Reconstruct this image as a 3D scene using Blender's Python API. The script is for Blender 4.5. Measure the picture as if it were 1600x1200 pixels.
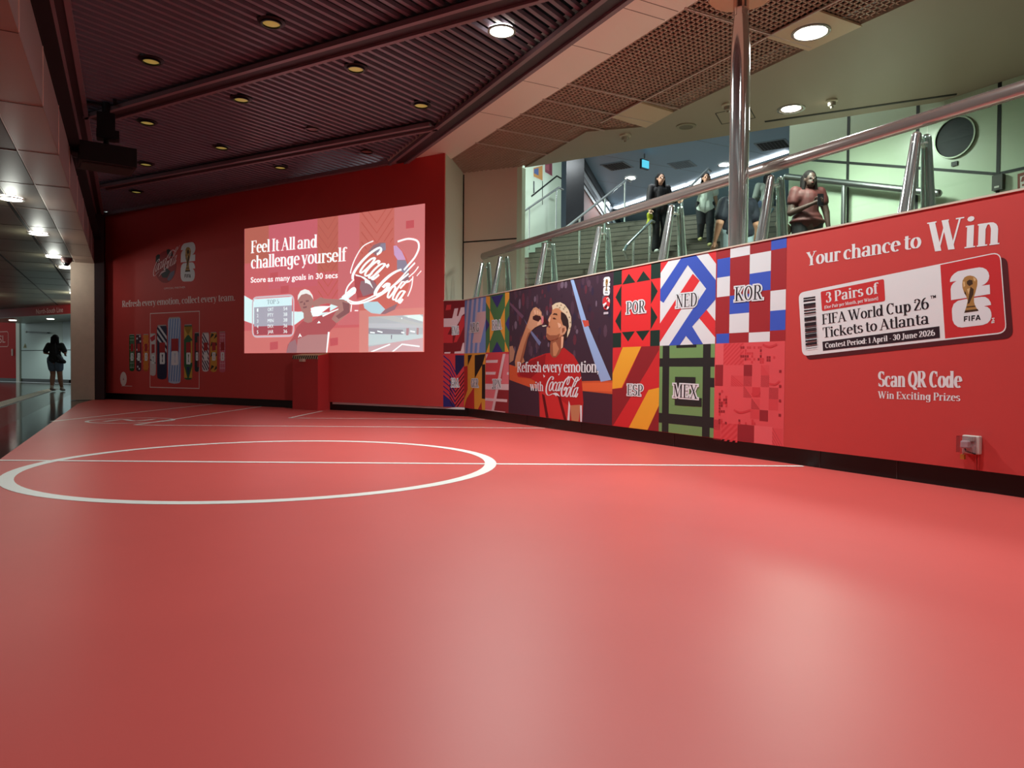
import bpy, bmesh, math, random
from math import sin, cos, pi, radians, atan2, hypot, sqrt
from mathutils import Vector, Matrix

for _o in list(bpy.data.objects):
    bpy.data.objects.remove(_o, do_unlink=True)
SC = bpy.context.scene
COL = SC.collection
random.seed(7)

# ------------------------------------------------------------------ camera
FPX, PITCH, ROLL, CAMH, YAW = 1130.0, 0.0197, 0.008, 0.70, radians(27.97)
cy_, sy_ = cos(YAW), sin(YAW)
def _yaw(v): return Vector((cy_*v[0] + sy_*v[1], -sy_*v[0] + cy_*v[1], v[2]))
_f = Vector((0, cos(PITCH), -sin(PITCH))); _r = Vector((1, 0, 0)); _u = _r.cross(_f)
R_ = _yaw(_r*cos(ROLL) + _u*sin(ROLL)); U_ = _yaw(-_r*sin(ROLL) + _u*cos(ROLL)); F_ = _yaw(_f)
cd = bpy.data.cameras.new('camera'); cam = bpy.data.objects.new('camera', cd); COL.objects.link(cam)
cd.sensor_width = 36; cd.lens = FPX/1600*36; cd.clip_start = 0.05; cd.clip_end = 200
cam.matrix_world = Matrix(((R_.x, U_.x, -F_.x, 0), (R_.y, U_.y, -F_.y, 0), (R_.z, U_.z, -F_.z, CAMH), (0, 0, 0, 1)))
SC.camera = cam
EYE = Vector((0, 0, CAMH))
def ray(x, y): return F_*FPX + R_*(x-800) + U_*(600-y)
def onz(x, y, z=0.0):
    d = ray(x, y); return EYE + d*((z-CAMH)/d.z)
def onx(x, y, X):
    d = ray(x, y); return EYE + d*(X/d.x)
def ondepth(x, y, D):
    return EYE + ray(x, y)*(D/FPX)

# ------------------------------------------------------------------ light and exposure
W = bpy.data.worlds.new('world'); SC.world = W; W.use_nodes = True
bg = W.node_tree.nodes['Background']; bg.inputs[0].default_value = (0.74, 0.88, 0.88, 1); bg.inputs[1].default_value = 0.58
SC.view_settings.view_transform = 'Standard'; SC.view_settings.look = 'None'
SC.view_settings.gamma = 1; SC.view_settings.use_curve_mapping = False
SC.view_settings.exposure = 0.0

def spot(name, loc, energy, angle=120, blend=0.6, color=(1, 0.95, 0.88), size=0.07, parent=None, target=None):
    l = bpy.data.lights.new(name, 'SPOT'); l.energy = energy; l.spot_size = radians(angle); l.spot_blend = blend
    l.color = color; l.shadow_soft_size = size
    o = bpy.data.objects.new(name, l); COL.objects.link(o); o.location = loc
    if target is not None:
        o.rotation_euler = (Vector(target)-Vector(loc)).to_track_quat('-Z', 'Y').to_euler()
    return o
def area(name, loc, sx, sy, energy, color=(1, 1, 1), rot=(0, 0, 0)):
    l = bpy.data.lights.new(name, 'AREA'); l.shape = 'RECTANGLE'; l.size = sx; l.size_y = sy; l.energy = energy; l.color = color
    o = bpy.data.objects.new(name, l); COL.objects.link(o); o.location = loc; o.rotation_euler = rot
    return o

# ------------------------------------------------------------------ materials
def lin(c):
    c = c/255.0
    return c/12.92 if c <= 0.04045 else ((c+0.055)/1.055)**2.4
_MC = {}
def mat(rgb, rough=0.6, metal=0.0, emit=0.0, spec=0.4, noise=0.0, nscale=30.0, bump=0.0, name=None):
    key = (tuple(rgb), rough, metal, emit, spec, noise, nscale, bump)
    if key in _MC: return _MC[key]
    m = bpy.data.materials.new(name or 'paint_%02x%02x%02x' % tuple(int(v) for v in rgb)); m.use_nodes = True
    nt = m.node_tree; b = nt.nodes['Principled BSDF']
    c = tuple(lin(v) for v in rgb)+(1,)
    b.inputs['Base Color'].default_value = c
    b.inputs['Roughness'].default_value = rough; b.inputs['Metallic'].default_value = metal
    b.inputs['Specular IOR Level'].default_value = spec
    if emit:
        b.inputs['Emission Color'].default_value = c; b.inputs['Emission Strength'].default_value = emit
    if noise or bump:
        tc = nt.nodes.new('ShaderNodeTexCoord'); n = nt.nodes.new('ShaderNodeTexNoise')
        n.inputs['Scale'].default_value = nscale; n.inputs['Detail'].default_value = 6
        nt.links.new(tc.outputs['Object'], n.inputs['Vector'])
        if noise:
            mx = nt.nodes.new('ShaderNodeMix'); mx.data_type = 'RGBA'
            mx.inputs[6].default_value = tuple(v*(1-noise) for v in c[:3])+(1,)
            mx.inputs[7].default_value = tuple(min(1, v*(1+noise)) for v in c[:3])+(1,)
            nt.links.new(n.outputs['Fac'], mx.inputs[0]); nt.links.new(mx.outputs[2], b.inputs['Base Color'])
        if bump:
            bp = nt.nodes.new('ShaderNodeBump'); bp.inputs['Strength'].default_value = bump; bp.inputs['Distance'].default_value = 0.01
            nt.links.new(n.outputs['Fac'], bp.inputs['Height']); nt.links.new(bp.outputs['Normal'], b.inputs['Normal'])
    _MC[key] = m
    return m
def lamp_mat(rgb, s, name='lamp_glow'):
    m = bpy.data.materials.new(name); m.use_nodes = True; nt = m.node_tree
    nt.nodes.remove(nt.nodes['Principled BSDF']); e = nt.nodes.new('ShaderNodeEmission')
    e.inputs[0].default_value = tuple(lin(v) for v in rgb)+(1,); e.inputs[1].default_value = s
    nt.links.new(e.outputs[0], nt.nodes['Material Output'].inputs[0]); return m
def glass_mat(name, tint=(0.86, 0.94, 0.90), refl=0.10):
    m = bpy.data.materials.new(name); m.use_nodes = True; nt = m.node_tree
    nt.nodes.remove(nt.nodes['Principled BSDF'])
    t = nt.nodes.new('ShaderNodeBsdfTransparent'); t.inputs[0].default_value = tint+(1,)
    g = nt.nodes.new('ShaderNodeBsdfGlossy'); g.inputs['Roughness'].default_value = 0.02
    lw = nt.nodes.new('ShaderNodeLayerWeight'); pw = nt.nodes.new('ShaderNodeMath'); pw.operation = 'POWER'; pw.inputs[1].default_value = 5
    fr = nt.nodes.new('ShaderNodeMapRange'); fr.inputs[3].default_value = .025; fr.inputs[4].default_value = .6
    nt.links.new(lw.outputs['Facing'], pw.inputs[0]); nt.links.new(pw.outputs[0], fr.inputs[0])
    mx = nt.nodes.new('ShaderNodeMixShader')
    nt.links.new(fr.outputs[0], mx.inputs[0]); nt.links.new(t.outputs[0], mx.inputs[1]); nt.links.new(g.outputs[0], mx.inputs[2])
    nt.links.new(mx.outputs[0], nt.nodes['Material Output'].inputs[0]); return m

RED = (200, 68, 66); WHITE = (232, 226, 228)
M_steel = mat((224, 227, 226), 0.12, 0.86, name='polished_steel')
M_alu = mat((150, 150, 150), 0.35, 1.0, name='satin_metal')
M_black = mat((14, 13, 14), 0.35, name='black_laminate')
M_beige = mat((196, 176, 156), 0.35, name='cream_wall_panel')
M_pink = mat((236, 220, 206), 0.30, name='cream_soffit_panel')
M_green = mat((178, 192, 168), 0.28, name='pale_green_panel')
M_joint = mat((22, 26, 24), 0.6, name='dark_joint')
M_glass = glass_mat('clear_glass')

# ------------------------------------------------------------------ mesh building
class MB:
    def __init__(s): s.v = []; s.f = []; s.m = []; s.mats = []
    def mi(s, m):
        if m not in s.mats: s.mats.append(m)
        return s.mats.index(m)
    def add(s, vs, fs, m):
        k = len(s.v); s.v += [Vector(v) for v in vs]; i = s.mi(m)
        for f in fs: s.f.append([k+j for j in f]); s.m.append(i)
        return s
    def box(s, c, d, m, ax=None, rz=0.0):
        """box centred at c with full sizes d, turned rz about z (or along axes ax)"""
        if ax is None:
            ax = (Vector((cos(rz), sin(rz), 0)), Vector((-sin(rz), cos(rz), 0)), Vector((0, 0, 1)))
        c = Vector(c); h = [x/2 for x in d]
        vs = [c+ax[0]*(h[0]*i)+ax[1]*(h[1]*j)+ax[2]*(h[2]*k) for i in (-1, 1) for j in (-1, 1) for k in (-1, 1)]
        return s.add(vs, [(0, 1, 3, 2), (4, 6, 7, 5), (0, 4, 5, 1), (2, 3, 7, 6), (0, 2, 6, 4), (1, 5, 7, 3)], m)
    def beam(s, a, b, w, h, m, up=Vector((0, 0, 1))):
        a = Vector(a); b = Vector(b); d = b-a; L = d.length; d.normalize(); sd = d.cross(up).normalized(); u2 = sd.cross(d).normalized()
        return s.box((a+b)/2, (L, w, h), m, (d, sd, u2))
    def prism(s, pts, z0, z1, m):
        n = len(pts); vs = [(p[0], p[1], z0) for p in pts]+[(p[0], p[1], z1) for p in pts]
        return s.add(vs, [list(range(n))[::-1], list(range(n, 2*n))]+[(i, (i+1) % n, n+(i+1) % n, n+i) for i in range(n)], m)
    def tube(s, a, b, r, m, r2=None, n=16, cap=True):
        a = Vector(a); b = Vector(b); r2 = r if r2 is None else r2; d = (b-a).normalized()
        x = d.orthogonal().normalized(); y = d.cross(x); vs = []
        for p, q in ((a, r), (b, r2)):
            vs += [p+x*(q*cos(2*pi*i/n))+y*(q*sin(2*pi*i/n)) for i in range(n)]
        fs = [(i, (i+1) % n, n+(i+1) % n, n+i) for i in range(n)]
        if cap: fs += [list(range(n))[::-1], list(range(n, 2*n))]
        return s.add(vs, fs, m)
    def path(s, pts, r, m, n=10):
        for a, b in zip(pts, pts[1:]): s.tube(a, b, r, m, n=n)
        for p in pts[1:-1]: s.ball(p, r, m, n)
        return s
    def ball(s, c, r, m, n=12, sc=(1, 1, 1)):
        c = Vector(c); k = n//2; vs = []
        for i in range(1, k):
            t = pi*i/k
            vs += [c+Vector((r*sc[0]*sin(t)*cos(2*pi*j/n), r*sc[1]*sin(t)*sin(2*pi*j/n), r*sc[2]*cos(t))) for j in range(n)]
        vs += [c+Vector((0, 0, r*sc[2])), c-Vector((0, 0, r*sc[2]))]; T = len(vs)-2
        fs = [(i*n+j, (i+1)*n+j, (i+1)*n+(j+1) % n, i*n+(j+1) % n) for i in range(k-2) for j in range(n)]
        fs += [(T, j, (j+1) % n) for j in range(n)]+[(T+1, (k-2)*n+(j+1) % n, (k-2)*n+j) for j in range(n)]
        return s.add(vs, fs, m)
    def lathe(s, prof, c, m, n=24, cap=True):
        c = Vector(c); vs = []; k = len(prof)
        for r, z in prof: vs += [c+Vector((r*cos(2*pi*j/n), r*sin(2*pi*j/n), z)) for j in range(n)]
        fs = [(i*n+j, i*n+(j+1) % n, (i+1)*n+(j+1) % n, (i+1)*n+j) for i in range(k-1) for j in range(n)]
        if cap and prof[0][0] > 1e-6: fs.append(list(range(n))[::-1])
        if cap and prof[-1][0] > 1e-6: fs.append([(k-1)*n+j for j in range(n)])
        return s.add(vs, fs, m)
    def build(s, name, parent=None, smooth=False, org=None, **tags):
        o_ = Vector(parent.location) if parent is not None and org is None else Vector(org or (0, 0, 0))
        if parent is not None and parent.parent is not None and org is None: o_ = Vector(parent.parent.location)+o_
        me = bpy.data.meshes.new(name); me.from_pydata([v-o_ for v in s.v], [], s.f)
        for m in s.mats: me.materials.append(m)
        me.polygons.foreach_set('material_index', s.m)
        if smooth: me.polygons.foreach_set('use_smooth', [True]*len(s.f))
        me.update()
        if smooth: me.set_sharp_from_angle(angle=radians(40))
        o = bpy.data.objects.new(name, me); COL.objects.link(o)
        if parent is not None: o.parent = parent
        elif org is not None: o.location = org
        for k, v in tags.items(): o[k] = v
        return o
def thing(name, loc, label, cat, group=None):
    o = bpy.data.objects.new(name, None); COL.objects.link(o); o.location = loc; o.empty_display_size = 0.1
    o['label'] = label; o['category'] = cat
    if group: o['group'] = group
    return o
def struct(b, name, smooth=False): return b.build(name, smooth=smooth, kind='structure')
def dup(root, loc, label, group=None):
    r = root.copy(); COL.objects.link(r); r.location = loc; r['label'] = label
    if group: r['group'] = group
    for ch in list(root.children):
        c = ch.copy(); COL.objects.link(c); c.parent = r
        for g in list(ch.children):
            e = g.copy(); COL.objects.link(e); e.parent = c
    return r

# ------------------------------------------------------------------ planes that carry print
class Plane:
    """vertical plane: point(a,b,off) = o + ex*a + z*b + n*off ; n faces the viewer side, ex runs to the viewer's right"""
    def __init__(s, o, ex):
        s.o = Vector(o); s.ex = Vector(ex).normalized(); s.ez = Vector((0, 0, 1)); s.n = s.ex.cross(s.ez)
        if s.n.dot(EYE-s.o) < 0: s.n = -s.n
    def pt(s, a, b, off=0.0): return s.o+s.ex*a+s.ez*b+s.n*off
    def px(s, x, y):
        d = ray(x, y); t = (s.o-EYE).dot(s.n)/d.dot(s.n); p = EYE+d*t-s.o
        return (p.dot(s.ex), p.z)
def crop(x0, y0, k): return lambda x, y: (x0+x/k, y0+y/k)
KO = 0.4
class Art:
    """flat printed shapes on a plane; every layer sits a fraction of a millimetre in front of the last"""
    def __init__(s, pl, off=0.004, step=0.0004): s.pl = pl; s.off = off; s.step = step; s.b = MB(); s.clip = None
    def poly(s, pts, m, lay=None):
        if s.clip: pts = clip(pts, s.clip)
        if len(pts) < 3: return s
        s.b.add([s.pl.pt(a, b, (s.off if lay is None else lay)*KO) for a, b in pts], [list(range(len(pts)))], m)
        return s
    def up(s, k=1): s.off += s.step*k; return s
    def pp(s, pts, m, cr=None):
        q = [s.pl.px(*(cr(*p) if cr else p)) for p in pts]; s.poly(q, m); s.up(); return s
    def rect(s, a0, b0, a1, b1, m): s.poly([(a0, b0), (a1, b0), (a1, b1), (a0, b1)], m); return s.up()
def clip(poly, r):
    a0, b0, a1, b1 = r
    for ax, v, sg in ((0, a0, 1), (0, a1, -1), (1, b0, 1), (1, b1, -1)):
        out = []; n = len(poly)
        for i in range(n):
            p, q = poly[i], poly[(i+1) % n]; dp = (p[ax]-v)*sg; dq = (q[ax]-v)*sg
            if dp >= 0: out.append(p)
            if (dp >= 0) != (dq >= 0):
                t = dp/(dp-dq); out.append((p[0]+(q[0]-p[0])*t, p[1]+(q[1]-p[1])*t))
        poly = out
        if len(poly) < 3: return []
    return poly
def spline(pts, k=6, closed=False):
    n = len(pts); out = []
    for i in range(n if closed else n-1):
        g = (lambda j: pts[j % n]) if closed else (lambda j: pts[min(max(j, 0), n-1)])
        p0, p1, p2, p3 = g(i-1), g(i), g(i+1), g(i+2)
        for s_ in range(k):
            t = s_/k
            out.append(tuple(0.5*((2*p1[d])+(-p0[d]+p2[d])*t+(2*p0[d]-5*p1[d]+4*p2[d]-p3[d])*t*t+(-p0[d]+3*p1[d]-3*p2[d]+p3[d])*t**3) for d in (0, 1)))
    if not closed: out.append(tuple(pts[-1]))
    return out
def ribbon(pts, T, t, ext=0.0, closed=False):
    """quads of a pen stroke: full width T where it runs upright, t where it runs flat"""
    if ext and len(pts) > 1 and not closed:
        def e(p, q):
            d = hypot(p[0]-q[0], p[1]-q[1]) or 1; return (p[0]+(p[0]-q[0])/d*ext, p[1]+(p[1]-q[1])/d*ext)
        pts = [e(pts[0], pts[1])]+list(pts[1:-1])+[e(pts[-1], pts[-2])]
    L = []; n = len(pts)
    for i, p in enumerate(pts):
        if closed: a, b = pts[i-1], pts[(i+1) % n]
        else: a, b = pts[max(i-1, 0)], pts[min(i+1, n-1)]
        dx, dy = b[0]-a[0], b[1]-a[1]; d = hypot(dx, dy) or 1; dx /= d; dy /= d
        w = hypot(T*dy, t*dx)/2
        L.append(((p[0]-dy*w, p[1]+dx*w), (p[0]+dy*w, p[1]-dx*w)))
    m = n if closed else n-1
    return [[L[i][0], L[(i+1) % n][0], L[(i+1) % n][1], L[i][1]] for i in range(m)]

# ------------------------------------------------------------------ a condensed serif alphabet drawn as pen strokes (cap height 1)
def _gl():
    V = lambda x, y0, y1: ('V', x, y0, y1); H = lambda x0, x1, y: ('H', x0, x1, y); S = lambda x, y, w: ('S', x, y, w)
    Lk = lambda *a: ('K',)+a; Ln = lambda *a: ('N',)+a; E = lambda *a: ('E',)+a; D = lambda *a: ('D',)+a
    b, x, c = .022, .678, .978
    g = {}
    g['a'] = (.50, [E(.20, .19, .12, .175, 40, 330), V(.36, .0, .52), E(.23, .52, .13, .165, 0, 160), S(.42, b, .12), D(.11, .55, .055)])
    g['b'] = (.52, [V(.13, 0, 1), S(.09, c, .12), E(.29, .35, .14, .325, 0, 360)])
    g['c'] = (.44, [E(.25, .35, .165, .325, 55, 305), D(.37, .55, .055)])
    g['d'] = (.54, [E(.22, .35, .14, .325, 0, 360), V(.39, 0, 1), S(.34, c, .12), S(.45, b, .1)])
    g['e'] = (.46, [E(.24, .35, .16, .325, 6, 312), H(.08, .42, .385)])
    g['f'] = (.33, [V(.16, 0, .8), E(.28, .8, .12, .175, 60, 180), D(.35, .91, .05), H(.03, .31, x), S(.17, b, .26)])
    g['g'] = (.53, [E(.22, .36, .14, .31, 0, 360), V(.39, -.1, .7), E(.24, -.1, .15, .16, 200, 360), D(.11, -.14, .05), S(.43, x, .1)])
    g['h'] = (.56, [V(.13, 0, 1), S(.09, c, .13), S(.14, b, .24), V(.41, 0, .48), E(.27, .46, .14, .215, 0, 160), S(.42, b, .22)])
    g['i'] = (.28, [V(.14, 0, .7), S(.14, b, .25), S(.09, x, .13), D(.14, .9, .085)])
    g['k'] = (.54, [V(.13, 0, 1), S(.09, c, .13), S(.14, b, .24), Ln(.17, .28, .40, .67), Lk(.25, .38, .44, .02), S(.44, b, .2), S(.39, x, .2)])
    g['l'] = (.27, [V(.14, 0, 1), S(.14, b, .25), S(.09, c, .13)])
    g['m'] = (.83, [V(.13, 0, .7), S(.09, x, .13), S(.14, b, .24), V(.41, 0, .48), E(.27, .46, .14, .215, 0, 160), S(.42, b, .2), V(.69, 0, .48), E(.55, .46, .14, .215, 0, 160), S(.70, b, .22)])
    g['n'] = (.56, [V(.13, 0, .7), S(.09, x, .13), S(.14, b, .24), V(.41, 0, .48), E(.27, .46, .14, .215, 0, 160), S(.42, b, .22)])
    g['o'] = (.48, [E(.24, .35, .165, .325, 0, 360)])
    g['p'] = (.53, [V(.13, -.28, .7), E(.30, .35, .14, .325, 0, 360), S(.09, x, .13), S(.14, -.258, .24)])
    g['r'] = (.39, [V(.13, 0, .7), S(.09, x, .13), S(.14, b, .25), E(.28, .5, .14, .175, 70, 175), D(.33, .61, .065)])
    g['s'] = (.40, [E(.20, .52, .115, .155, 35, 270), E(.20, .195, .13, .17, 90, -150), D(.31, .58, .04), D(.09, .12, .04)])
    g['t'] = (.34, [V(.15, .12, .88), H(.03, .31, x), E(.26, .15, .11, .13, 180, 310)])
    g['u'] = (.56, [V(.13, .2, .7), E(.26, .2, .13, .175, 180, 335), V(.41, 0, .7), S(.09, x, .13), S(.37, x, .1), S(.47, b, .1)])
    g['v'] = (.48, [Lk(.09, .69, .25, .01), Ln(.25, .01, .40, .69), S(.09, x, .2), S(.40, x, .18)])
    g['w'] = (.72, [Lk(.09, .69, .23, .01), Ln(.23, .01, .36, .69), Lk(.34, .69, .49, .01), Ln(.49, .01, .63, .69), S(.09, x, .2), S(.63, x, .18), S(.35, x, .14)])
    g['x'] = (.50, [Lk(.09, .69, .39, .01), Ln(.08, .01, .39, .69), S(.1, x, .2), S(.40, x, .17), S(.08, b, .17), S(.4, b, .2)])
    g['y'] = (.48, [Lk(.09, .69, .25, .01), Ln(.17, -.2, .40, .69), S(.09, x, .2), S(.40, x, .18), D(.11, -.21, .06)])
    g['z'] = (.42, [H(.06, .37, x), H(.05, .38, b), Lk(.34, .68, .08, .03), Ln(.07, .69, .07, .56), Ln(.37, .0, .37, .16)])
    g['A'] = (.64, [Ln(.09, .0, .32, .98), Lk(.30, .98, .53, .0), H(.15, .46, .33), S(.09, b, .2), S(.54, b, .24)])
    g['B'] = (.58, [V(.14, 0, 1), H(.04, .32, c), H(.1, .34, .52), H(.04, .32, b), E(.31, .75, .13, .228, -90, 90), E(.32, .27, .16, .248, -90, 90)])
    g['C'] = (.58, [E(.31, .5, .21, .475, 48, 312), Ln(.49, .66, .49, .97), D(.46, .85, .03)])
    g['D'] = (.62, [V(.14, 0, 1), H(.04, .3, c), H(.04, .3, b), E(.28, .5, .23, .478, -90, 90)])
    g['E'] = (.54, [V(.14, 0, 1), H(.04, .48, c), H(.1, .36, .52), H(.04, .49, b), Ln(.47, .8, .47, 1), Ln(.48, .0, .48, .2), Ln(.36, .43, .36, .61)])
    g['F'] = (.50, [V(.14, 0, 1), H(.04, .46, c), H(.1, .35, .52), S(.15, b, .28), Ln(.45, .78, .45, 1), Ln(.35, .43, .35, .61)])
    g['G'] = (.62, [E(.31, .5, .21, .475, 48, 320), Ln(.49, .68, .49, .97), V(.50, .05, .42), S(.49, .43, .24)])
    g['I'] = (.30, [V(.15, 0, 1), S(.15, b, .27), S(.15, c, .27)])
    g['J'] = (.38, [V(.24, .1, 1), E(.13, .08, .11, .15, 190, 360), S(.24, c, .26), D(.06, .08, .06)])
    g['K'] = (.62, [V(.14, 0, 1), S(.15, b, .27), S(.15, c, .27), Ln(.18, .4, .48, .97), Lk(.26, .56, .53, .02), S(.49, c, .22), S(.54, b, .24)])
    g['M'] = (.80, [Ln(.13, 0, .13, 1), V(.66, 0, 1), Lk(.15, .98, .38, .05), Ln(.38, .05, .64, .98), S(.13, b, .22), S(.67, b, .26), S(.10, c, .18), S(.69, c, .2)])
    g['N'] = (.66, [Ln(.13, 0, .13, 1), Ln(.53, 0, .53, 1), Lk(.13, .98, .53, .03), S(.13, b, .22), S(.53, c, .22), S(.10, c, .18)])
    g['O'] = (.62, [E(.31, .5, .22, .475, 0, 360)])
    g['P'] = (.54, [V(.14, 0, 1), S(.15, b, .28), H(.04, .3, c), H(.1, .3, .46), E(.29, .72, .17, .258, -90, 90)])
    g['Q'] = (.62, [E(.31, .5, .22, .475, 0, 360), Lk(.28, .12, .52, -.16)])
    g['R'] = (.62, [V(.14, 0, 1), S(.15, b, .28), H(.04, .3, c), H(.1, .3, .50), E(.29, .74, .16, .238, -90, 90), Lk(.30, .49, .50, .02), S(.54, b, .16)])
    g['S'] = (.50, [E(.25, .73, .155, .245, 35, 270), E(.25, .255, .17, .23, 90, -150), Ln(.41, .76, .41, .96), Ln(.07, .04, .07, .24)])
    g['T'] = (.56, [V(.28, 0, 1), S(.28, b, .28), H(.03, .53, c), Ln(.045, .76, .045, 1), Ln(.515, .76, .515, 1)])
    g['U'] = (.62, [V(.14, .25, 1), Ln(.5, .25, .5, 1), E(.32, .25, .18, .23, 180, 360), S(.14, c, .26), S(.5, c, .2)])
    g['W'] = (.92, [Lk(.10, .98, .29, .02), Ln(.29, .02, .46, .98), Lk(.43, .98, .62, .02), Ln(.62, .02, .80, .98), S(.1, c, .24), S(.80, c, .2), S(.44, c, .18)])
    g['X'] = (.62, [Lk(.12, .98, .50, .02), Ln(.10, .02, .50, .98), S(.12, c, .24), S(.5, c, .2), S(.1, b, .2), S(.51, b, .24)])
    g['Y'] = (.58, [Lk(.09, .98, .29, .48), Ln(.29, .48, .48, .98), V(.29, 0, .5), S(.1, c, .23), S(.48, c, .19), S(.29, b, .27)])
    g['0'] = (.50, [E(.25, .5, .17, .475, 0, 360)])
    g['1'] = (.34, [V(.18, 0, .98), S(.18, b, .28), Ln(.05, .84, .18, .97)])
    g['2'] = (.48, [E(.23, .73, .15, .245, 0, 150), Lk(.37, .70, .08, .06), H(.06, .42, .04), D(.11, .74, .06), Ln(.42, .03, .42, .2)])
    g['3'] = (.48, [E(.22, .75, .14, .225, -90, 140), E(.22, .27, .16, .25, -150, 90), D(.1, .78, .055), D(.09, .2, .055)])
    g['4'] = (.50, [V(.34, 0, .98), Ln(.05, .3, .33, .97), H(.04, .46, .28)])
    g['5'] = (.48, [E(.22, .3, .17, .28, -150, 120), H(.1, .4, .96), Ln(.11, .54, .11, .98), D(.09, .2, .055)])
    g['6'] = (.50, [E(.25, .31, .165, .29, 0, 360), E(.33, .45, .25, .52, 95, 185)])
    g['8'] = (.50, [E(.25, .75, .13, .225, 0, 360), E(.25, .27, .165, .25, 0, 360)])
    g['.'] = (.22, [D(.1, .07, .075)]); g[','] = (.22, [D(.1, .07, .075), Ln(.15, .05, .07, -.16)])
    g[':'] = (.22, [D(.1, .07, .075), D(.1, .6, .075)]); g['-'] = (.30, [H(.06, .24, .36)])
    g['('] = (.26, [E(.28, .4, .16, .6, 110, 250)]); g[')'] = (.26, [E(-.02, .4, .16, .6, -70, 70)])
    g[' '] = (.19, [])
    return g
GLY = _gl()
def serif_polys(text, T=.135, t=.045, grow=0.0, track=0.0):
    """-> list of strokes (each a list of polygons), total width"""
    out = []; x0 = 0.0; T += 2*grow; t += 2*grow
    for ch in text:
        w, st = GLY[ch]
        for s in st:
            k = s[0]
            if k == 'V': P = ribbon([(s[1], s[2]), (s[1], s[3])], T, t, grow)
            elif k == 'H': P = ribbon([(s[1], s[3]), (s[2], s[3])], T, t, grow)
            elif k == 'S': P = ribbon([(s[1]-s[3]/2, s[2]), (s[1]+s[3]/2, s[2])], T, t, grow)
            elif k in 'KN':
                dx, dy = s[3]-s[1], s[4]-s[2]; d = hypot(dx, dy); w2 = (T if k == 'K' else t*1.15)
                if k == 'K': w2 *= 0.98
                ox = w2/2/max(abs(dy)/d, .35)
                a, b_ = (s[1], s[2]), (s[3], s[4])
                if grow: a = (a[0]-dx/d*grow, a[1]-dy/d*grow); b_ = (b_[0]+dx/d*grow, b_[1]+dy/d*grow)
                P = [[(a[0]-ox, a[1]), (b_[0]-ox, b_[1]), (b_[0]+ox, b_[1]), (a[0]+ox, a[1])]]
            elif k == 'E':
                _, cx, cy, rx, ry, a0, a1 = s; full = abs(a1-a0) >= 359; n = max(5, int(abs(a1-a0)/18))
                pts = [(cx+rx*cos(radians(a0+(a1-a0)*i/n)), cy+ry*sin(radians(a0+(a1-a0)*i/n))) for i in range(n if full else n+1)]
                P = ribbon(pts, T, t, grow, closed=full)
            else:
                P = [[(s[1]+(s[3]+grow)*cos(pi*i/4), s[2]+(s[3]+grow)*sin(pi*i/4)) for i in range(8)]]
            out.append([[(x0+a, b_) for a, b_ in p] for p in P])
        x0 += w+track
    return out, x0-track
def place_text(art, strokes, width, p0, p1, h, m):
    """lay strokes with baseline p0->p1 (plane coordinates) and cap height h"""
    dx, dy = p1[0]-p0[0], p1[1]-p0[1]; L = hypot(dx, dy); ux, uy = dx/L, dy/L; k = L/width
    for i, P in enumerate(strokes):
        for p in P:
            q = [(p0[0]+ux*a*k-uy*b*h, p0[1]+uy*a*k+ux*b*h) for a, b in p]
            art.poly(q, m, art.off+0.00006*(i % 12))
    art.off += 0.0012
def serif(pl, text, pa, pb, ptop, m, parent, name='lettering', off=0.006, T=.135, t=.045, outline=None, px=True, cr=None, label=None, track=0.0):
    """pa,pb: baseline ends, ptop: a point at cap height above pa"""
    if cr: pa, pb, ptop = cr(*pa), cr(*pb), cr(*ptop)
    A, B_, C_ = (pl.px(*pa), pl.px(*pb), pl.px(*ptop)) if px else (pa, pb, ptop)
    h = C_[1]-A[1]; art = Art(pl, off)
    tot = serif_polys(text, T, t, 0, track)[1]; x = 0.0; o = None
    for wd in text.split(' '):
        w1 = serif_polys(wd, T, t, 0, track)[1] if wd else 0.0
        f0, f1 = x/tot, (x+w1)/tot; x += w1+2*track+GLY[' '][0]
        if not wd: continue
        a_ = (A[0]+(B_[0]-A[0])*f0, A[1]+(B_[1]-A[1])*f0); b_ = (A[0]+(B_[0]-A[0])*f1, A[1]+(B_[1]-A[1])*f1); art = Art(pl, off)
        if outline:
            s, w = serif_polys(wd, T, t, outline[1], track); place_text(art, s, w, a_, b_, h, outline[0]); art.off += .0012
        s, w = serif_polys(wd, T, t, 0, track); place_text(art, s, w, a_, b_, h, m)
        o = art.b.build(name, parent)
    return o
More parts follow.
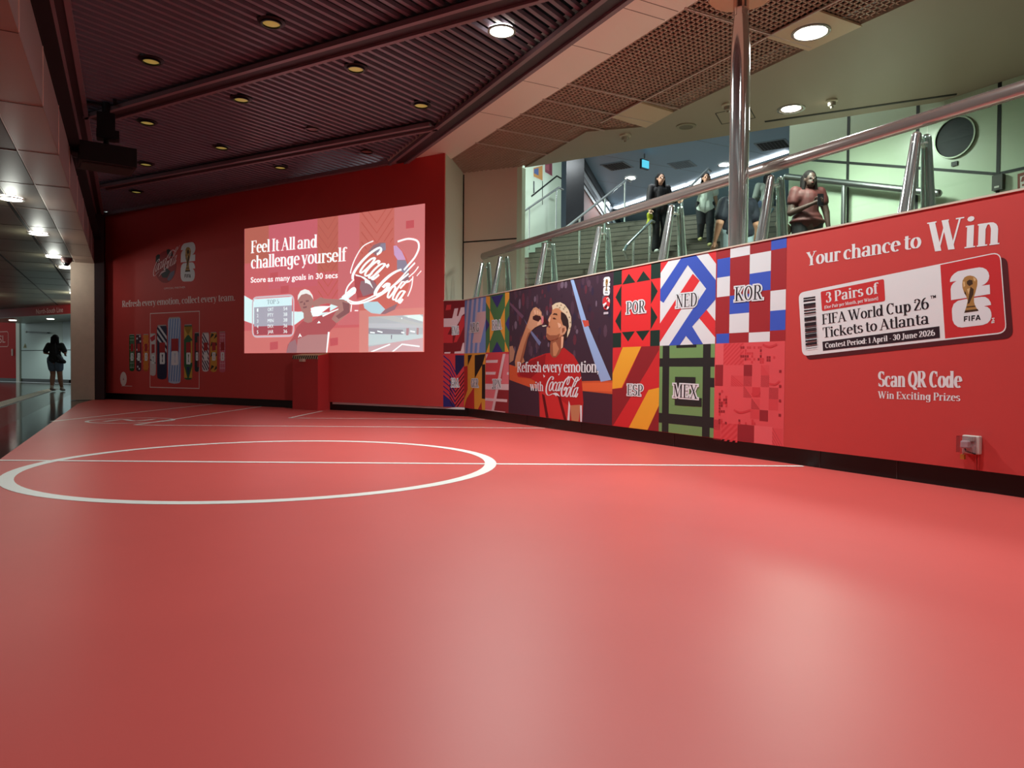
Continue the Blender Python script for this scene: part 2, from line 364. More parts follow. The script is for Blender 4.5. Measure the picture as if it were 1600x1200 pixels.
def sans(pl, text, pa, pb, ptop, m, parent, name='lettering', off=0.006, bold=0.0, px=True, cr=None, b=None):
    if cr: pa, pb, ptop = cr(*pa), cr(*pb), cr(*ptop)
    A, B_, C_ = (pl.px(*pa), pl.px(*pb), pl.px(*ptop)) if px else (pa, pb, ptop)
    cu = bpy.data.curves.new('t', 'FONT'); cu.body = text; cu.offset = bold; cu.resolution_u = 3
    o = bpy.data.objects.new('t', cu); COL.objects.link(o)
    me = bpy.data.meshes.new_from_object(o.evaluated_get(bpy.context.evaluated_depsgraph_get()))
    vs = [(v.co.x, v.co.y) for v in me.vertices]; fs = [list(p.vertices) for p in me.polygons]
    bpy.data.objects.remove(o); bpy.data.curves.remove(cu); bpy.data.meshes.remove(me)
    x0, x1 = min(v[0] for v in vs), max(v[0] for v in vs); H = 0.70
    dx, dy = B_[0]-A[0], B_[1]-A[1]; L = hypot(dx, dy); ux, uy = dx/L, dy/L; k = L/(x1-x0); h = (C_[1]-A[1])/H
    q = [(A[0]+ux*(a-x0)*k-uy*c*h, A[1]+uy*(a-x0)*k+ux*c*h) for a, c in vs]
    fs.sort(key=lambda f: min(vs[i][0] for i in f)); groups = [[]]; mx = None
    for f in fs:
        lo, hi = min(vs[i][0] for i in f), max(vs[i][0] for i in f)
        if mx is not None and lo-mx > .17: groups.append([])
        groups[-1].append(f); mx = hi if mx is None else max(mx, hi)
    for g in groups:
        ids = sorted({i for f in g for i in f}); ix = {i: k for k, i in enumerate(ids)}; bb = MB()
        bb.add([pl.pt(q[i][0], q[i][1], off*KO) for i in ids], [[ix[i] for i in f] for f in g], m); o = bb.build(name, parent)
    return o
# ================================================================== THE SETTING
XR = 4.43                      # inner face of the low wrapped wall
ZC = 3.95                      # ceiling level of the hall
ZU = 1.74                      # top of the low wall and level of the stair landing
HU = radians(-31.0); U = Vector((sin(HU), cos(HU), 0)); NS = Vector((cos(HU), -sin(HU), 0))   # along the end wall / up the stairs
P0 = Vector((XR, 9.78, 0))
PR = Plane((XR, 9.9, 0), (0, -1, 0))            # low wall: a = 9.9 - Y
PB = Plane(P0, -U)                               # end wall: a runs right, a = -s
def wp(s, d=0.0, z=0.0): return P0+U*s-NS*d+Vector((0, 0, z))   # end wall point s along, d in front

# --- floors
M_mat = mat((206, 82, 78), 0.42, spec=0.45, noise=0.05, nscale=2.5, name='red_vinyl')
nt = M_mat.node_tree; _n = nt.nodes.new('ShaderNodeTexNoise'); _n.inputs['Scale'].default_value = 3.0; _n.inputs['Detail'].default_value = 8
_rr = nt.nodes.new('ShaderNodeMapRange'); _rr.inputs[3].default_value = 0.34; _rr.inputs[4].default_value = 0.52
nt.links.new(_n.outputs['Fac'], _rr.inputs[0]); nt.links.new(_rr.outputs[0], nt.nodes['Principled BSDF'].inputs['Roughness'])
M_gr1 = mat((30, 30, 29), 0.10, noise=0.25, nscale=60, name='dark_granite')
M_gr2 = mat((66, 64, 58), 0.14, noise=0.2, nscale=60, name='grey_granite')
M_gr3 = mat((50, 42, 36), 0.12, noise=0.2, nscale=60, name='brown_granite')
b = MB(); xa = onz(0, 668).x; xt0 = onz(0, 636).x; xt1 = onz(0, 628).x
for x0, x1, m in ((-30, xt1, M_gr3), (xt1, xa, M_gr2), (xa, 4.6, M_gr1)):
    b.add([(x0, -6, -.01), (x1, -6, -.01), (x1, 50, -.01), (x0, 50, -.01)], [(0, 1, 2, 3)], m)
struct(b, 'floor')
XM = -0.87
mp = [(XM, -5), (XR+.05, -5), (XR+.05, 9.8)]+[tuple(wp(s, -.03)[:2]) for s in (0.05, 9.9)]+[(-0.66, 17.46), (XM+.04, 15.7)]
b = MB().prism(mp, -.009, 0, M_mat)
t_mat = thing('floor_mat', (2, 5, 0), 'red vinyl sports floor sheet printed with white football pitch lines', 'floor mat')
b.build('vinyl_sheet', t_mat)
M_line = mat((240, 236, 232), 0.4, name='white_line_print')
def lane(name, pts, w, closed=False):
    b = MB()
    for q in ribbon(pts, w, w, closed=closed): b.add([(p[0], p[1], .0015+.0004*len(name) % .001) for p in q], [(0, 1, 2, 3)], M_line)
    return b.build(name, t_mat)
P = lambda x, y: tuple(onz(x, y)[:2])
h0 = Vector(P(0, 719.5)); h1 = Vector(P(1252, 728.6)); hd = (h1-h0).normalized(); hn = Vector((-hd.y, hd.x))
_l = (XM-h0.x)/hd.x; lane('halfway_line', [h0+hd*_l, h0+hd*((XR-h0.x)/hd.x)], .055)
cc = (Vector(P(57, 722))+Vector(P(784, 724)))/2
ce = onz(496, 690.5); cn = onz(360, 786)
rad = ((Vector(P(30, 748))-cc).length+(Vector(P(789, 723))-cc).length+(Vector(P(496, 690))-cc).length+(Vector(P(360, 785.5))-cc).length)/4
lane('centre_circle', [(cc.x+rad*cos(2*pi*i/96), cc.y+rad*sin(2*pi*i/96)) for i in range(96)], .085, True)
q0 = Vector(P(210, 664.2)); vn = Vector((-hd.y, hd.x)); vn = (Vector(P(405, 635.5))-q0).normalized()
lane('penalty_box_line', [q0, q0+hd*((XR-q0.x)/hd.x)], .05)
lane('penalty_box_side', [q0, Vector(P(408, 635.3))], .05)
q1 = Vector(P(452, 653.2))
lane('goal_box_line', [q1, q1+hd*((XR-.02-q1.x)/hd.x)], .05)
lane('goal_box_side', [q1, Vector(P(503, 642.3))], .05)
lane('touch_line', [Vector(P(80, 658.6)), Vector(P(332, 631.6))], .05)
# round printed crest on the sheet near the corner
b = MB(); ec = Vector(P(205, 657.2)); er = .5
for q in ribbon([(ec.x+er*cos(2*pi*i/40), ec.y+er*sin(2*pi*i/40)) for i in range(40)], .045, .045, closed=True): b.add([(p[0], p[1], .0026) for p in q], [(0, 1, 2, 3)], M_line)
b.build('round_crest', t_mat); b = MB()
for q in ribbon(spline([(ec.x-.3, ec.y-.1), (ec.x-.1, ec.y+.22), (ec.x+.05, ec.y-.12), (ec.x+.28, ec.y+.15)]), .07, .05): b.add([(p[0], p[1], .0026) for p in q], [(0, 1, 2, 3)], M_line)
b.build('crest_squiggle', t_mat)
# tactile strip
M_tac = mat((226, 222, 200), 0.35, name='pale_tactile')
b = MB()
xc = (xt0+xt1)/2; yy = 8.0
b.box((xc, 15.5, -.006), (.30, 22, .008), mat((96, 92, 78), .4))
while yy < 26:
    for i in (-1.5, -.5, .5, 1.5): b.box((xc+i*.065, yy, 0), (.035, .16, .008), M_tac)
    yy += .22
b.build('tactile_strip', None, org=(xc, 15, 0), label='pale tactile guidance strip on the dark granite floor left of the red sheet', category='floor strip')

# --- end wall with red wrap
M_wrap = mat(RED, 0.6, spec=0.25, name='red_wrap'); M_core = mat((150, 140, 130), 0.7)
M_wrap2 = mat((150, 28, 34), 0.42, name='deep_red_wrap')
sA, sB = 0.43, 10.0
def wallseg(b, s0, s1, z0, z1, d0, d1, m):
    pts = [wp(s0, d0), wp(s1, d0), wp(s1, d1), wp(s0, d1)]
    b.prism([(p.x, p.y) for p in pts], z0, z1, m)
b = MB(); wallseg(b, sA, sB, .135, ZC+.05, 0, -.02, M_wrap); struct(b, 'wall_back')
b = MB(); wallseg(b, -.1, sB, 0, .135, -.03, -.12, M_black); struct(b, 'baseboard_back')
b = MB(); wallseg(b, .05, 2.75, .10, .132, -.026, -.03, mat((228, 228, 230), .4)); struct(b, 'trim_1')
# --- low wrapped wall (parapet) with its short bend onto the end wall
ch0 = wp(.43); ch0.z = 0; ch1 = Vector((XR, 9.87, 0))
PC = Plane(ch0, ch1-ch0); LC = (ch1-ch0).length
b = MB(); cr = [(ch0.x, ch0.y), (ch1.x, ch1.y), (XR, -5), (XR+.26, -5), (XR+.26, 9.95), (ch0.x+.25, ch0.y+.12)]
b.prism(cr, .128, ZU-.012, M_wrap); b.prism([(p[0]-(0.008 if i < 3 else 0), p[1]) for i, p in enumerate(cr)], ZU-.012, ZU, mat((214, 196, 180), .4))
struct(b, 'wall_right')
b = MB(); k = .035
b.prism([(ch0.x+k, ch0.y+k), (ch1.x+k, ch1.y), (XR+k, -5), (XR+.26, -5), (XR+.26, 9.9), (ch0.x+.25, ch0.y+.12)], 0, .128, M_black)
for y in (8.0, 6.75, 5.2, 3.6, 3.0, 1.9): b.box((XR+k-.001, y, .064), (.004, .006, .12), mat((60, 50, 50), .5))
struct(b, 'baseboard_right')

# --- slatted dark ceiling
XS0, XS1 = -0.44, 3.62
M_slat = mat((118, 108, 120), 0.35, spec=.5, name='plum_slat'); M_void = mat((10, 12, 14), 0.9)
def wally(x): return P0.y+(x-P0.x)/U.x*U.y
hs = radians(26.0); sd = Vector((cos(hs), sin(hs), 0)); b = MB()
y = -6.0
while y < 17.6:
    x0, x1 = XS0-.02, XS1+.03; y0 = y; y1 = y+(x1-x0)*math.tan(hs)
    if y1 > wally(x1)+.02:    # stop at the end wall
        sl = math.tan(hs); sw = U.y/U.x
        xx = (y0-sl*x0-P0.y+sw*P0.x)/(sw-sl); xx = min(x1, xx)
        if xx <= x0+.05: break
        x1 = xx; y1 = y0+(x1-x0)*sl
    b.beam((x0, y0, ZC+.055), (x1, y1, ZC+.04), .044, .04, M_slat)
    y += .137
struct(b, 'ceiling')
b = MB().box((1.6, 6, ZC+.62), (4.6, 26, .03), M_void); struct(b, 'trim_2')
M_frame = mat((128, 110, 116), 0.4, name='plum_frame'); M_fin = mat((58, 50, 54), .5)
def channel(b, a, c, w=.21):
    a = Vector(a); c = Vector(c); d = (c-a).normalized(); n = Vector((-d.y, d.x, 0))
    b.beam(a, c, w, .05, M_fin)
    for s in (-1, 1): b.beam(a+n*(s*w/2)+Vector((0, 0, -.028)), c+n*(s*w/2)+Vector((0, 0, -.028)), .05, .05, M_frame)
b = MB(); zf = ZC-.01
channel(b, (XS1+.11, -6, zf), (XS1+.11, 11.0, zf), .2)
struct(b, 'trim_3')
b = MB(); channel(b, (-.53, -6, zf), (-.53, 17.5, zf), .13); struct(b, 'trim_4')
tA, tB = Vector((-.40, 10.95, zf)), Vector((3.58, 4.62, zf))
tC, tD = Vector((-.40, 15.05, zf)), Vector((3.58, 9.0, zf))
b = MB(); channel(b, tA, tB); struct(b, 'trim_5')
b = MB(); channel(b, tC, tD, .17); struct(b, 'trim_6')
b = MB(); channel(b, tA-Vector((0, 4.2, 0)), tB-Vector((0, 4.2, 0))); struct(b, 'trim_7')
b = MB(); b.beam(wp(1.3, .05, zf), wp(9.9, .05, zf), .07, .06, M_frame); struct(b, 'trim_8')

# --- cream soffit, egg-crate grid, green-grey soffit
XG0 = 4.40
b = MB()
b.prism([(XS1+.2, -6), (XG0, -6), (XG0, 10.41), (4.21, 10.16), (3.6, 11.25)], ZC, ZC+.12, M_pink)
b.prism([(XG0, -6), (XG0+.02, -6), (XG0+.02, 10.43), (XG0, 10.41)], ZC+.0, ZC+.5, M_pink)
b.prism([(XS1+.2, -6), (XS1+.22, -6), (XS1+.22, 11), (XS1+.2, 11)], ZC, ZC+.6, M_void)
for px_, py_ in ((870, 64), (800, 122), (1050, 15), (735, 172), (950, 5)):
    y = onz(px_, py_, ZC).y; b.box(((XS1+.2+XG0)/2, y, ZC-.0005), (XG0-XS1-.2, .008, .002), mat((120, 96, 84), .6))
struct(b, 'trim_9')
gp = [(4.94, 11.13)]+[tuple(onz(x_, y_, ZC)[:2]) for x_, y_ in ((820, 262), (916, 206), (1008, 198), (1050, 176), (1255, 79), (1430, 0))]+[(6.5, -6)]   # right edge of the grid
def gx(y):
    if y > 11.13: return 4.94-(y-11.13)
    for (xa_, ya), (xb, yb) in zip(gp, gp[1:]):
        if yb <= y <= ya: return xa_+(xb-xa_)*(ya-y)/(ya-yb)
    return 6.4
def gl(y): return XG0 if y < 10.41 else XG0+(y-10.41)*.742
M_grid = mat((186, 152, 132), .45, name='bronze_grid'); M_tee = mat((196, 176, 164), .4)
b = MB(); pit = .062
y = -2.0
while y < 11.1:
    a_, c_ = gl(y), gx(y)
    if c_-a_ > .05: b.box(((a_+c_)/2, y, ZC+.03), (c_-a_, .014, .014), M_grid)
    y += pit
x = XG0
while x < 6.5:
    ys = [i*.1-2 for i in range(132) if gl(i*.1-2) <= x <= gx(i*.1-2)]
    if ys: b.box((x, (ys[0]+ys[-1])/2, ZC+.03), (.014, ys[-1]-ys[0]+.1, .014), M_grid)
    x += pit
_gp = [(XG0, -6)]+[(x_-.02, y_) for x_, y_ in gp[::-1]]+[(XG0, 10.43)]
b.add([(x_, y_, ZC+.14) for x_, y_ in _gp], [list(range(len(_gp)))], mat((26, 15, 13), .9))
xt = 5.48
b.box((xt, 2.8, ZC-.004), (.02, 10.2+.0, .012), M_tee)
for px_, py_ in ((882, 129), (841, 153), (805, 176), (1065, 10), (770, 200), (740, 222)):
    y = onz(px_, py_, ZC).y; a_, c_ = gl(y), gx(y); b.box(((a_+c_)/2, y, ZC-.004), (c_-a_, .016, .012), M_tee)
struct(b, 'ceiling_grid_trim').name = 'trim_10'
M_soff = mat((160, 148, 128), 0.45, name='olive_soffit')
SE = Vector((5.64, 10.25, ZC))                         # corner of the soffit edge; the edge runs along -U
se2 = SE-U*9.5
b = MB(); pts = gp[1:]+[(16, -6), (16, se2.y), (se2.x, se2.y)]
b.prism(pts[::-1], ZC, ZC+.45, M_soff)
M_tile = mat((206, 180, 146), .3, name='tan_ceiling_tile')
y0, y1 = onz(1000, 160, ZC).y, onz(960, 184, ZC).y; b.prism([(xt, y0), onz(1052, 175, ZC)[:2], onz(1009, 199, ZC)[:2], (xt, y1)], ZC-.006, ZC+.02, M_tile)
lp = onz(1267, 48, ZC); b.box((5.78, lp.y, ZC+.002), (.6, .6, .02), M_tile)
ga, gb = onz(1195, 190, ZC), onz(1495, 147, ZC); b.beam(ga+Vector((0, 0, -.002)), gb+Vector((0, 0, -.002)), .05, .006, mat((30, 30, 26), .6))
ga, gb, gc, gd = (onz(1118, 177, ZC), onz(1170, 166, ZC), onz(1180, 184, ZC), onz(1128, 194, ZC))
for p, q in ((ga, gb), (gb, gc), (gc, gd), (gd, ga)): b.beam(p+Vector((0, 0, -.001)), q+Vector((0, 0, -.001)), .012, .004, mat((60, 58, 48), .6))
struct(b, 'trim_11')

# --- cream panelled walls right of the end wall
b = MB()
def panelwall(b, p, q, z0, z1, m, th=.08, joints=(), jm=M_joint, side=1):
    p = Vector(p); q = Vector(q); p.z = q.z = 0; d = (q-p).normalized(); n = Vector((-d.y, d.x, 0))*side
    c = [p, q, q+n*th, p+n*th]; c = c if side > 0 else c[::-1]
    b.prism([(v.x, v.y) for v in c], z0, z1, m)
    pl = Plane(p, q-p)
    for (a0, b0), (a1, b1), w in joints:
        s = Vector((a1-a0, b1-b0)).normalized(); nn = Vector((-s.y, s.x))*w/2
        b.add([pl.pt(a0+nn.x, b0+nn.y, .002), pl.pt(a1+nn.x, b1+nn.y, .002), pl.pt(a1-nn.x, b1-nn.y, .002), pl.pt(a0-nn.x, b0-nn.y, .002)], [(0, 1, 2, 3)], jm)
    return pl
wA = Vector((4.225, 10.165, 0)); wB = Vector((4.94, 11.13, 0)); wC = Vector((5.56, 10.35, 0)); wD = onz(833, 262, ZC); wD.z = 0
def jz(pl, *pts): return [pl.px(*p) for p in pts]
M_cream = mat((226, 224, 204), .3, name='pale_cream_panel')
pa = Plane(wA, wB-wA); L1 = (wB-wA).length
z1_, z2_ = pa.px(700, 344)[1], pa.px(700, 443)[1]
panelwall(b, wA, wB, ZU-.3, ZC+.3, M_cream, th=.015, side=-1, joints=[((0, z1_), (L1, z1_), .02), ((0, z2_), (L1, z2_), .02), ((L1-.02, 0), (L1-.02, ZC), .035)])
pb_ = Plane(wB, wC-wB); L2 = (wC-wB).length; z3_ = pb_.px(760, 376)[1]
panelwall(b, wB, wC, 0, ZC+.3, mat((238, 216, 200), .32, name='rosy_cream_panel'), joints=[((0, z3_), (L2, z3_), .022), ((.02, 0), (.02, ZC), .035)])
wC2 = wC+(wB-wC)*0.0; wE = wC+Vector((.30, .62, 0))
pc_ = Plane(wC, wE-wC); z4, z5 = pc_.px(815, 369)[1], pc_.px(831, 355)[1]
panelwall(b, wC, wE, 0, ZC+.3, mat((206, 214, 190), .3), side=-1, joints=[((0, z3_), (.65, z3_+.28), .02), ((.28, 0), (.28, ZC), .014)])
b.box((wC.x+.28, wC.y+.75, 2.1), (.5, .25, 4.2), mat((196, 204, 176), .3), rz=.4)
struct(b, 'wall_cream_trim').name = 'wall_far'

# --- left bulkhead, corridor ceiling, column
ZB = 2.86; XB = -.62
M_bulk = mat((160, 152, 152), .4, .0, spec=.5, name='grey_bulkhead_panel'); M_seam = mat((236, 226, 216), .35)
M_under = mat((150, 112, 94), .3, name='tan_soffit_panel')
b = MB()
b.box((XB-.02, 5.8, (ZB+ZC)/2+.1), (.04, 24, ZC-ZB+.2), M_bulk)
seams = [-1.95, -.4, 1.1, 2.6, 4.15, 5.67, 7.18, 8.72, 10.27, 11.8, 13.3, 14.9, 16.4]
for y in seams: b.box((XB+.002, y, (ZB+ZC)/2), (.006, .02, ZC-ZB), M_seam)
b.box((XB-.17, 5.8, ZB-.005), (.34, 24, .012), M_under)
for y in seams: b.box((XB-.17, y, ZB-.0115), (.34, .01, .002), mat((80, 56, 48), .6))
struct(b, 'wall_left')
M_perf = mat((84, 72, 62), .5, noise=.12, nscale=120, name='perforated_panel'); M_clp = mat((104, 98, 80), .3, name='olive_ceiling_panel')
b = MB()
b.box((-1.175, 14, ZB+.02), (.37, 42, .02), M_perf)
for i in range(26): b.box((-1.175, -2+i*1.55, ZB+.008), (.37, .02, .004), mat((120, 108, 96), .4))
b.box((-.975, 14, ZB+.01), (.012, 42, .01), M_seam); b.box((-1.0, 14, ZB+.03), (.04, 42, .01), M_void)
b.box((-1.37, 14, ZB+.012), (.012, 42, .01), mat((150, 140, 124), .4)); b.box((-1.41, 14, ZB+.03), (.06, 42, .01), M_void)
b.box((-5.4, 14, ZB+.02), (7.95, 42, .02), M_clp)
for i in range(27): b.box((-5.4, -2+i*1.55, ZB+.008), (7.95, .012, .003), mat((52, 48, 38), .5))
b.box((-2.2, 14, ZB+.007), (.03, 42, .004), M_void)
b.box((-5, 14, ZB+.5), (9, 42, .02), M_void)
struct(b, 'ceiling_corridor').name = 'ceiling.001'
M_stone = mat((206, 186, 168), .75, noise=.10, nscale=9, bump=.3, name='board_marked_concrete')
b = MB(); b.box((-.83, 17.75, ZB/2), (.43, .5, ZB), M_stone); struct(b, 'column').name = 'trim_12'
b = MB(); b.prism([(-.62, 17.5), (-.44, 17.5), (-.42, 18), (-.62, 18)], 0, ZC+.3, mat((48, 30, 34), .5)); struct(b, 'trim_13')
# far wall of the corridor
fp = onz(107, 599); fp.z = 0; PF = Plane(fp, -U)
ZL = 2.53; b = MB()
def fr(x0, x1, z0, z1, m, off=0.0):
    a0, a1 = PF.px(x0, 560)[0], PF.px(x1, 560)[0]; c = PF.pt((a0+a1)/2, (z0+z1)/2, -.05+off)
    b.box(c, (a1-a0, .1, z1-z0), m, (PF.ex, PF.n, PF.ez))
M_wp = mat((176, 196, 190), .3, name='white_corridor_panel')
fr(-60, 25, .15, 2.9, mat((168, 28, 26), .65, spec=.2)); fr(25, 31, 0, 2.9, mat((206, 200, 184), .3)); fr(31, 33, 0, 2.9, mat((90, 92, 70), .4), .02)
fr(33, 98, .15, 2.9, M_wp); fr(98.3, 110, .15, 2.9, mat((190, 212, 216), .3)); fr(97.6, 98.3, 0, 2.9, M_joint, -.01)
fr(-60, 107, 0, .15, M_black, -.01); fr(110, 140, 0, 2.9, mat((60, 70, 72), .4), -.2)
zj = PF.px(60, 547.5)[1]; fr(33, 110, zj-.015, zj+.015, M_joint, .003)
struct(b, 'wall_corridor_end').name = 'wall_corridor'
fb = ondepth(60, 479, 2.16*1130/92.5); fb.z = 0; PS = Plane(fb, -U)
b = MB(); b.box(PS.pt(-1.2, (ZB+ZL)/2+.02, -.6), (9, 1.2, ZB-ZL), mat((140, 30, 30), .45), (PS.ex, PS.n, PS.ez))
b.box(PS.pt(-1.2, ZL+.001, -1.6), (9, 3.2, .02), mat((150, 150, 136), .3), (PS.ex, PS.n, PS.ez))
struct(b, 'trim_14')

b = MB(); b.box((3, -5.6, 2.1), (30, .1, 4.4), mat((206, 204, 196), .4)); struct(b, 'wall_unseen_front')  # unseen pale wall added behind the camera for the steel to reflect
b = MB(); b.box((-9.2, 12, 1.5), (.1, 46, 3), mat((190, 190, 180), .4)); struct(b, 'wall_unseen_side')  # unseen pale side wall, added to give reflections something bright
# --- upper hall beyond the soffit: landing, stairs, blue-lit ceiling, walls
T1 = onz(1000, 342, 4.2); T2 = onz(1220, 324, 4.2); ZT = 4.2
nT = ((T1+T2)/2).dot(NS); GO, RI = .30, .16
M_step = mat((94, 88, 78), .6, noise=.3, nscale=90, name='speckled_grey_stone'); M_nose = mat((44, 43, 38), .7)
sc_ = [T1.dot(U)]; s_l, s_r = ondepth(800, 400, 17).dot(U)+.6, ondepth(1300, 300, 12).dot(U)-2.5
def us(s, n, z): return U*s+NS*n+Vector((0, 0, z))
b = MB()
k = 0
while ZT-k*RI > ZU+.05:
    n0 = nT-k*GO; z = ZT-k*RI
    q = [us(s_l, n0, 0), us(s_r, n0, 0), us(s_r, n0+GO+.1, 0), us(s_l, n0+GO+.1, 0)]
    b.prism([(v.x, v.y) for v in q][::-1], z-RI-.02, z, M_step)
    for e0, e1 in ((.0, .012), (.05, .065)):
        b.add([us(s_l, n0+e0, z+.001), us(s_r, n0+e0, z+.001), us(s_r, n0+e1, z+.001), us(s_l, n0+e1, z+.001)], [(0, 1, 2, 3)], M_nose)
    b.add([us(s_l, n0-.0015, z-.012), us(s_r, n0-.0015, z-.012), us(s_r, n0-.0015, z-.026), us(s_l, n0-.0015, z-.026)], [(0, 1, 2, 3)], M_nose)
    k += 1
nB = nT-(k-1)*GO
struct(b, 'floor_stairs').name = 'floor.001'
b = MB()
q = [us(s_l, nT+.2, 0), us(s_r-4, nT+.2, 0), us(s_r-4, nT+22, 0), us(s_l+14, nT+22, 0)]
b.prism([(v.x, v.y) for v in q][::-1], ZT-.2, ZT-.001, M_step); struct(b, 'floor.002')
b = MB(); b.prism([(XR+.26, -5), (14, -5), us(s_r, nB+.1, 0)[:2], us(s_l, nB+.1, 0)[:2], (5.7, 10.5), (XR+.26, 9.4)], ZU-.2, ZU, M_step)
struct(b, 'floor.003')
ZH = 7.0
M_blue = mat((166, 200, 224), .35, name='cool_ceiling_panel')
b = MB(); q = [SE+U*9, se2-U*3, se2-U*3+NS*40, SE+U*30+NS*40]
b.prism([(v.x, v.y) for v in q][::-1], ZH, ZH+.1, M_blue)
for i in range(14):
    y = 8+i*2.4; b.box((16, y, ZH-.001), (30, .012, .003), mat((110, 126, 140), .5))
struct(b, 'ceiling_upper').name = 'ceiling.002'
# right wall of the stair hall: pale green panels with dark joints
XW = 8.6
b = MB(); yL = onx(1233, 250, XW).y
b.box((XW+.05, (yL-5)/2, 4.2), (.1, yL+5, 5.8), M_green)
def gj(p0, p1, w=.035):
    a, c = onx(*p0, XW), onx(*p1, XW); a.x = c.x = XW-.003; b.beam(a, c, w, .004, M_joint, up=Vector((1, 0, 0)))
for x in (1325, 1433, 1560):
    y = onx(x, 250, XW).y; b.box((XW-.002, y, 3.6), (.006, .04, 4.0), M_joint)
def lineW(p0, p1):
    a, c = onx(*p0, XW), onx(*p1, XW); a.x = c.x = XW-.003; d = (c-a).normalized(); n = Vector((0, -d.z, d.y))*.017
    b.add([a+n, c+n, c-n, a-n], [(0, 1, 2, 3)], M_joint)
lineW((1233, 247.5), (1558, 272)); lineW((1558, 272), (1640, 254))
struct(b, 'wall_green').name = 'wall_stair_right'
# left wall of the stair flight
wl = ondepth(877, 300, 18.0); wl.z = 0
b = MB(); PLS = Plane(wl-NS*7, NS)
panelwall(b, wl-NS*5, wl, 1.7, ZH, mat((190, 208, 190), .3), side=1)
PL2 = Plane(wl-NS*5, NS)
def l2(p0, p1, w=.04):
    a, c = PL2.px(*p0), PL2.px(*p1); s = Vector((c[0]-a[0], c[1]-a[1])).normalized(); nn = Vector((-s.y, s.x))*w/2
    b.add([PL2.pt(a[0]+nn.x, a[1]+nn.y, .003), PL2.pt(c[0]+nn.x, c[1]+nn.y, .003), PL2.pt(c[0]-nn.x, c[1]-nn.y, .003), PL2.pt(a[0]-nn.x, a[1]-nn.y, .003)], [(0, 1, 2, 3)], M_joint)
l2((830, 307), (870, 275)); l2((870, 275), (877, 279)); l2((847.5, 230), (847.5, 320), .03)
struct(b, 'wall_stair_left')
M_gran = mat((40, 40, 44), .22, noise=.25, nscale=50, name='dark_granite_cladding')
pr_ = ondepth(905, 300, 18.1); pr_.z = 0
b = MB(); pm = (wl+pr_)/2; dd = (pr_-wl); b.box((pm.x+.2, pm.y+.25, 4.4), (dd.length, .6, 5.3), M_gran, (dd.normalized(), Vector((-dd.normalized().y, dd.normalized().x, 0)), Vector((0, 0, 1))))
b.tube((pr_.x+.08, pr_.y+.1, 3.5), (pr_.x+.08, pr_.y+.1, ZH), .07, M_steel)
struct(b, 'trim_15')
# rust-coloured wall running back under the ceiling edge, with pale and dark bands
wa = onz(912, 250, ZH); wb = onz(950, 315, ZH); wdir = (wb-wa).normalized()
b = MB(); a0 = wa-wdir*.35; c0 = wa+wdir*14
nrm = Vector((wdir.y, -wdir.x, 0))
def strip(off, w, z0, z1, m): b.beam(a0+nrm*off+Vector((0, 0, (z0+z1)/2-ZH)), c0+nrm*off+Vector((0, 0, (z0+z1)/2-ZH)), w, z1-z0, m)
strip(0, .12, 6.72, 6.98, mat((24, 26, 30), .4)); strip(-.05, .1, 6.5, 6.72, mat((190, 196, 200), .4)); strip(-.02, .1, 6.32, 6.5, mat((30, 30, 34), .4)); strip(-.06, .1, 6.2, 6.32, mat((200, 204, 206), .4))
strip(-.1, .1, 4.2, 6.2, mat((112, 46, 22), .6))
struct(b, 'wall_rust').name = 'wall_upper_left'
# end of the upper hall
b = MB(); q = [us(s_l-2, nT+21.5, 0), us(s_r-6, nT+21.5, 0), us(s_r-6, nT+21.8, 0), us(s_l+12, nT+21.8, 0)]
b.prism([(v.x, v.y) for v in q][::-1], 4, ZH, mat((150, 168, 180), .4)); struct(b, 'wall_upper_end')
def on_stairs(x, y):
    """point where the sight line through a pixel meets the slope of the nosings"""
    d = ray(x, y); k = RI/GO
    # z = ZT - k*(nT - n)
    t = (ZT-k*(nT-EYE.dot(NS))-EYE.z)/(d.z-k*d.dot(NS)); return EYE+d*t
# ================================================================== LAMPS
G_hot = lamp_mat((255, 250, 240), 14.0, 'lit_lamp_disc'); G_warm = lamp_mat((255, 244, 226), 9.0, 'lit_lamp_disc_warm')
M_rim = mat((190, 188, 182), .25, .8, name='lamp_rim'); M_refl = mat((196, 186, 96), .35, emit=.28, name='dim_yellow_reflector'); M_off = mat((120, 84, 74), .3, name='unlit_reflector')
def downlight(name, p, r, lit, label, group=None, glow=None, rim=None):
    t = thing(name, p, label, 'ceiling light', group); p = Vector(p)
    b = MB(); b.lathe([(r*1.18, -.012), (r*1.2, .0), (r*1.02, .0), (r*1.0, -.012), (r*1.18, -.012)], p, rim or M_rim, 28, False); b.build('rim', t, True)
    b = MB(); b.lathe([(0, -.002), (r*.55, -.006), (r, .004), (r, .02)], p, glow or (G_hot if lit else M_refl), 24); b.build('lens', t, True)
    return t
slat_l = [(424, 37, 'nearest dim yellow downlight in the slatted ceiling, left of the first beam'), (236, 96, 'dim yellow downlight near the left frame, above the first beam of the slatted ceiling'),
 (556, 108, 'dim yellow downlight in the middle bay of the slatted ceiling, nearest to its big beam'), (377, 156, 'dim yellow downlight left of centre in the middle bay of the slatted ceiling'),
 (658, 165, 'dim yellow downlight close to the right frame of the slatted ceiling'), (230, 192, 'dim yellow downlight in the slatted ceiling just right of the projector pole'),
 (346, 231, 'small dim yellow downlight in the middle bay near the second beam'), (228, 257, 'small dim yellow downlight just right of the projector body'),
 (438, 262, 'small dim yellow downlight between the second beam and the red end wall'), (213, 300, 'faint downlight in the far left corner of the slatted ceiling')]
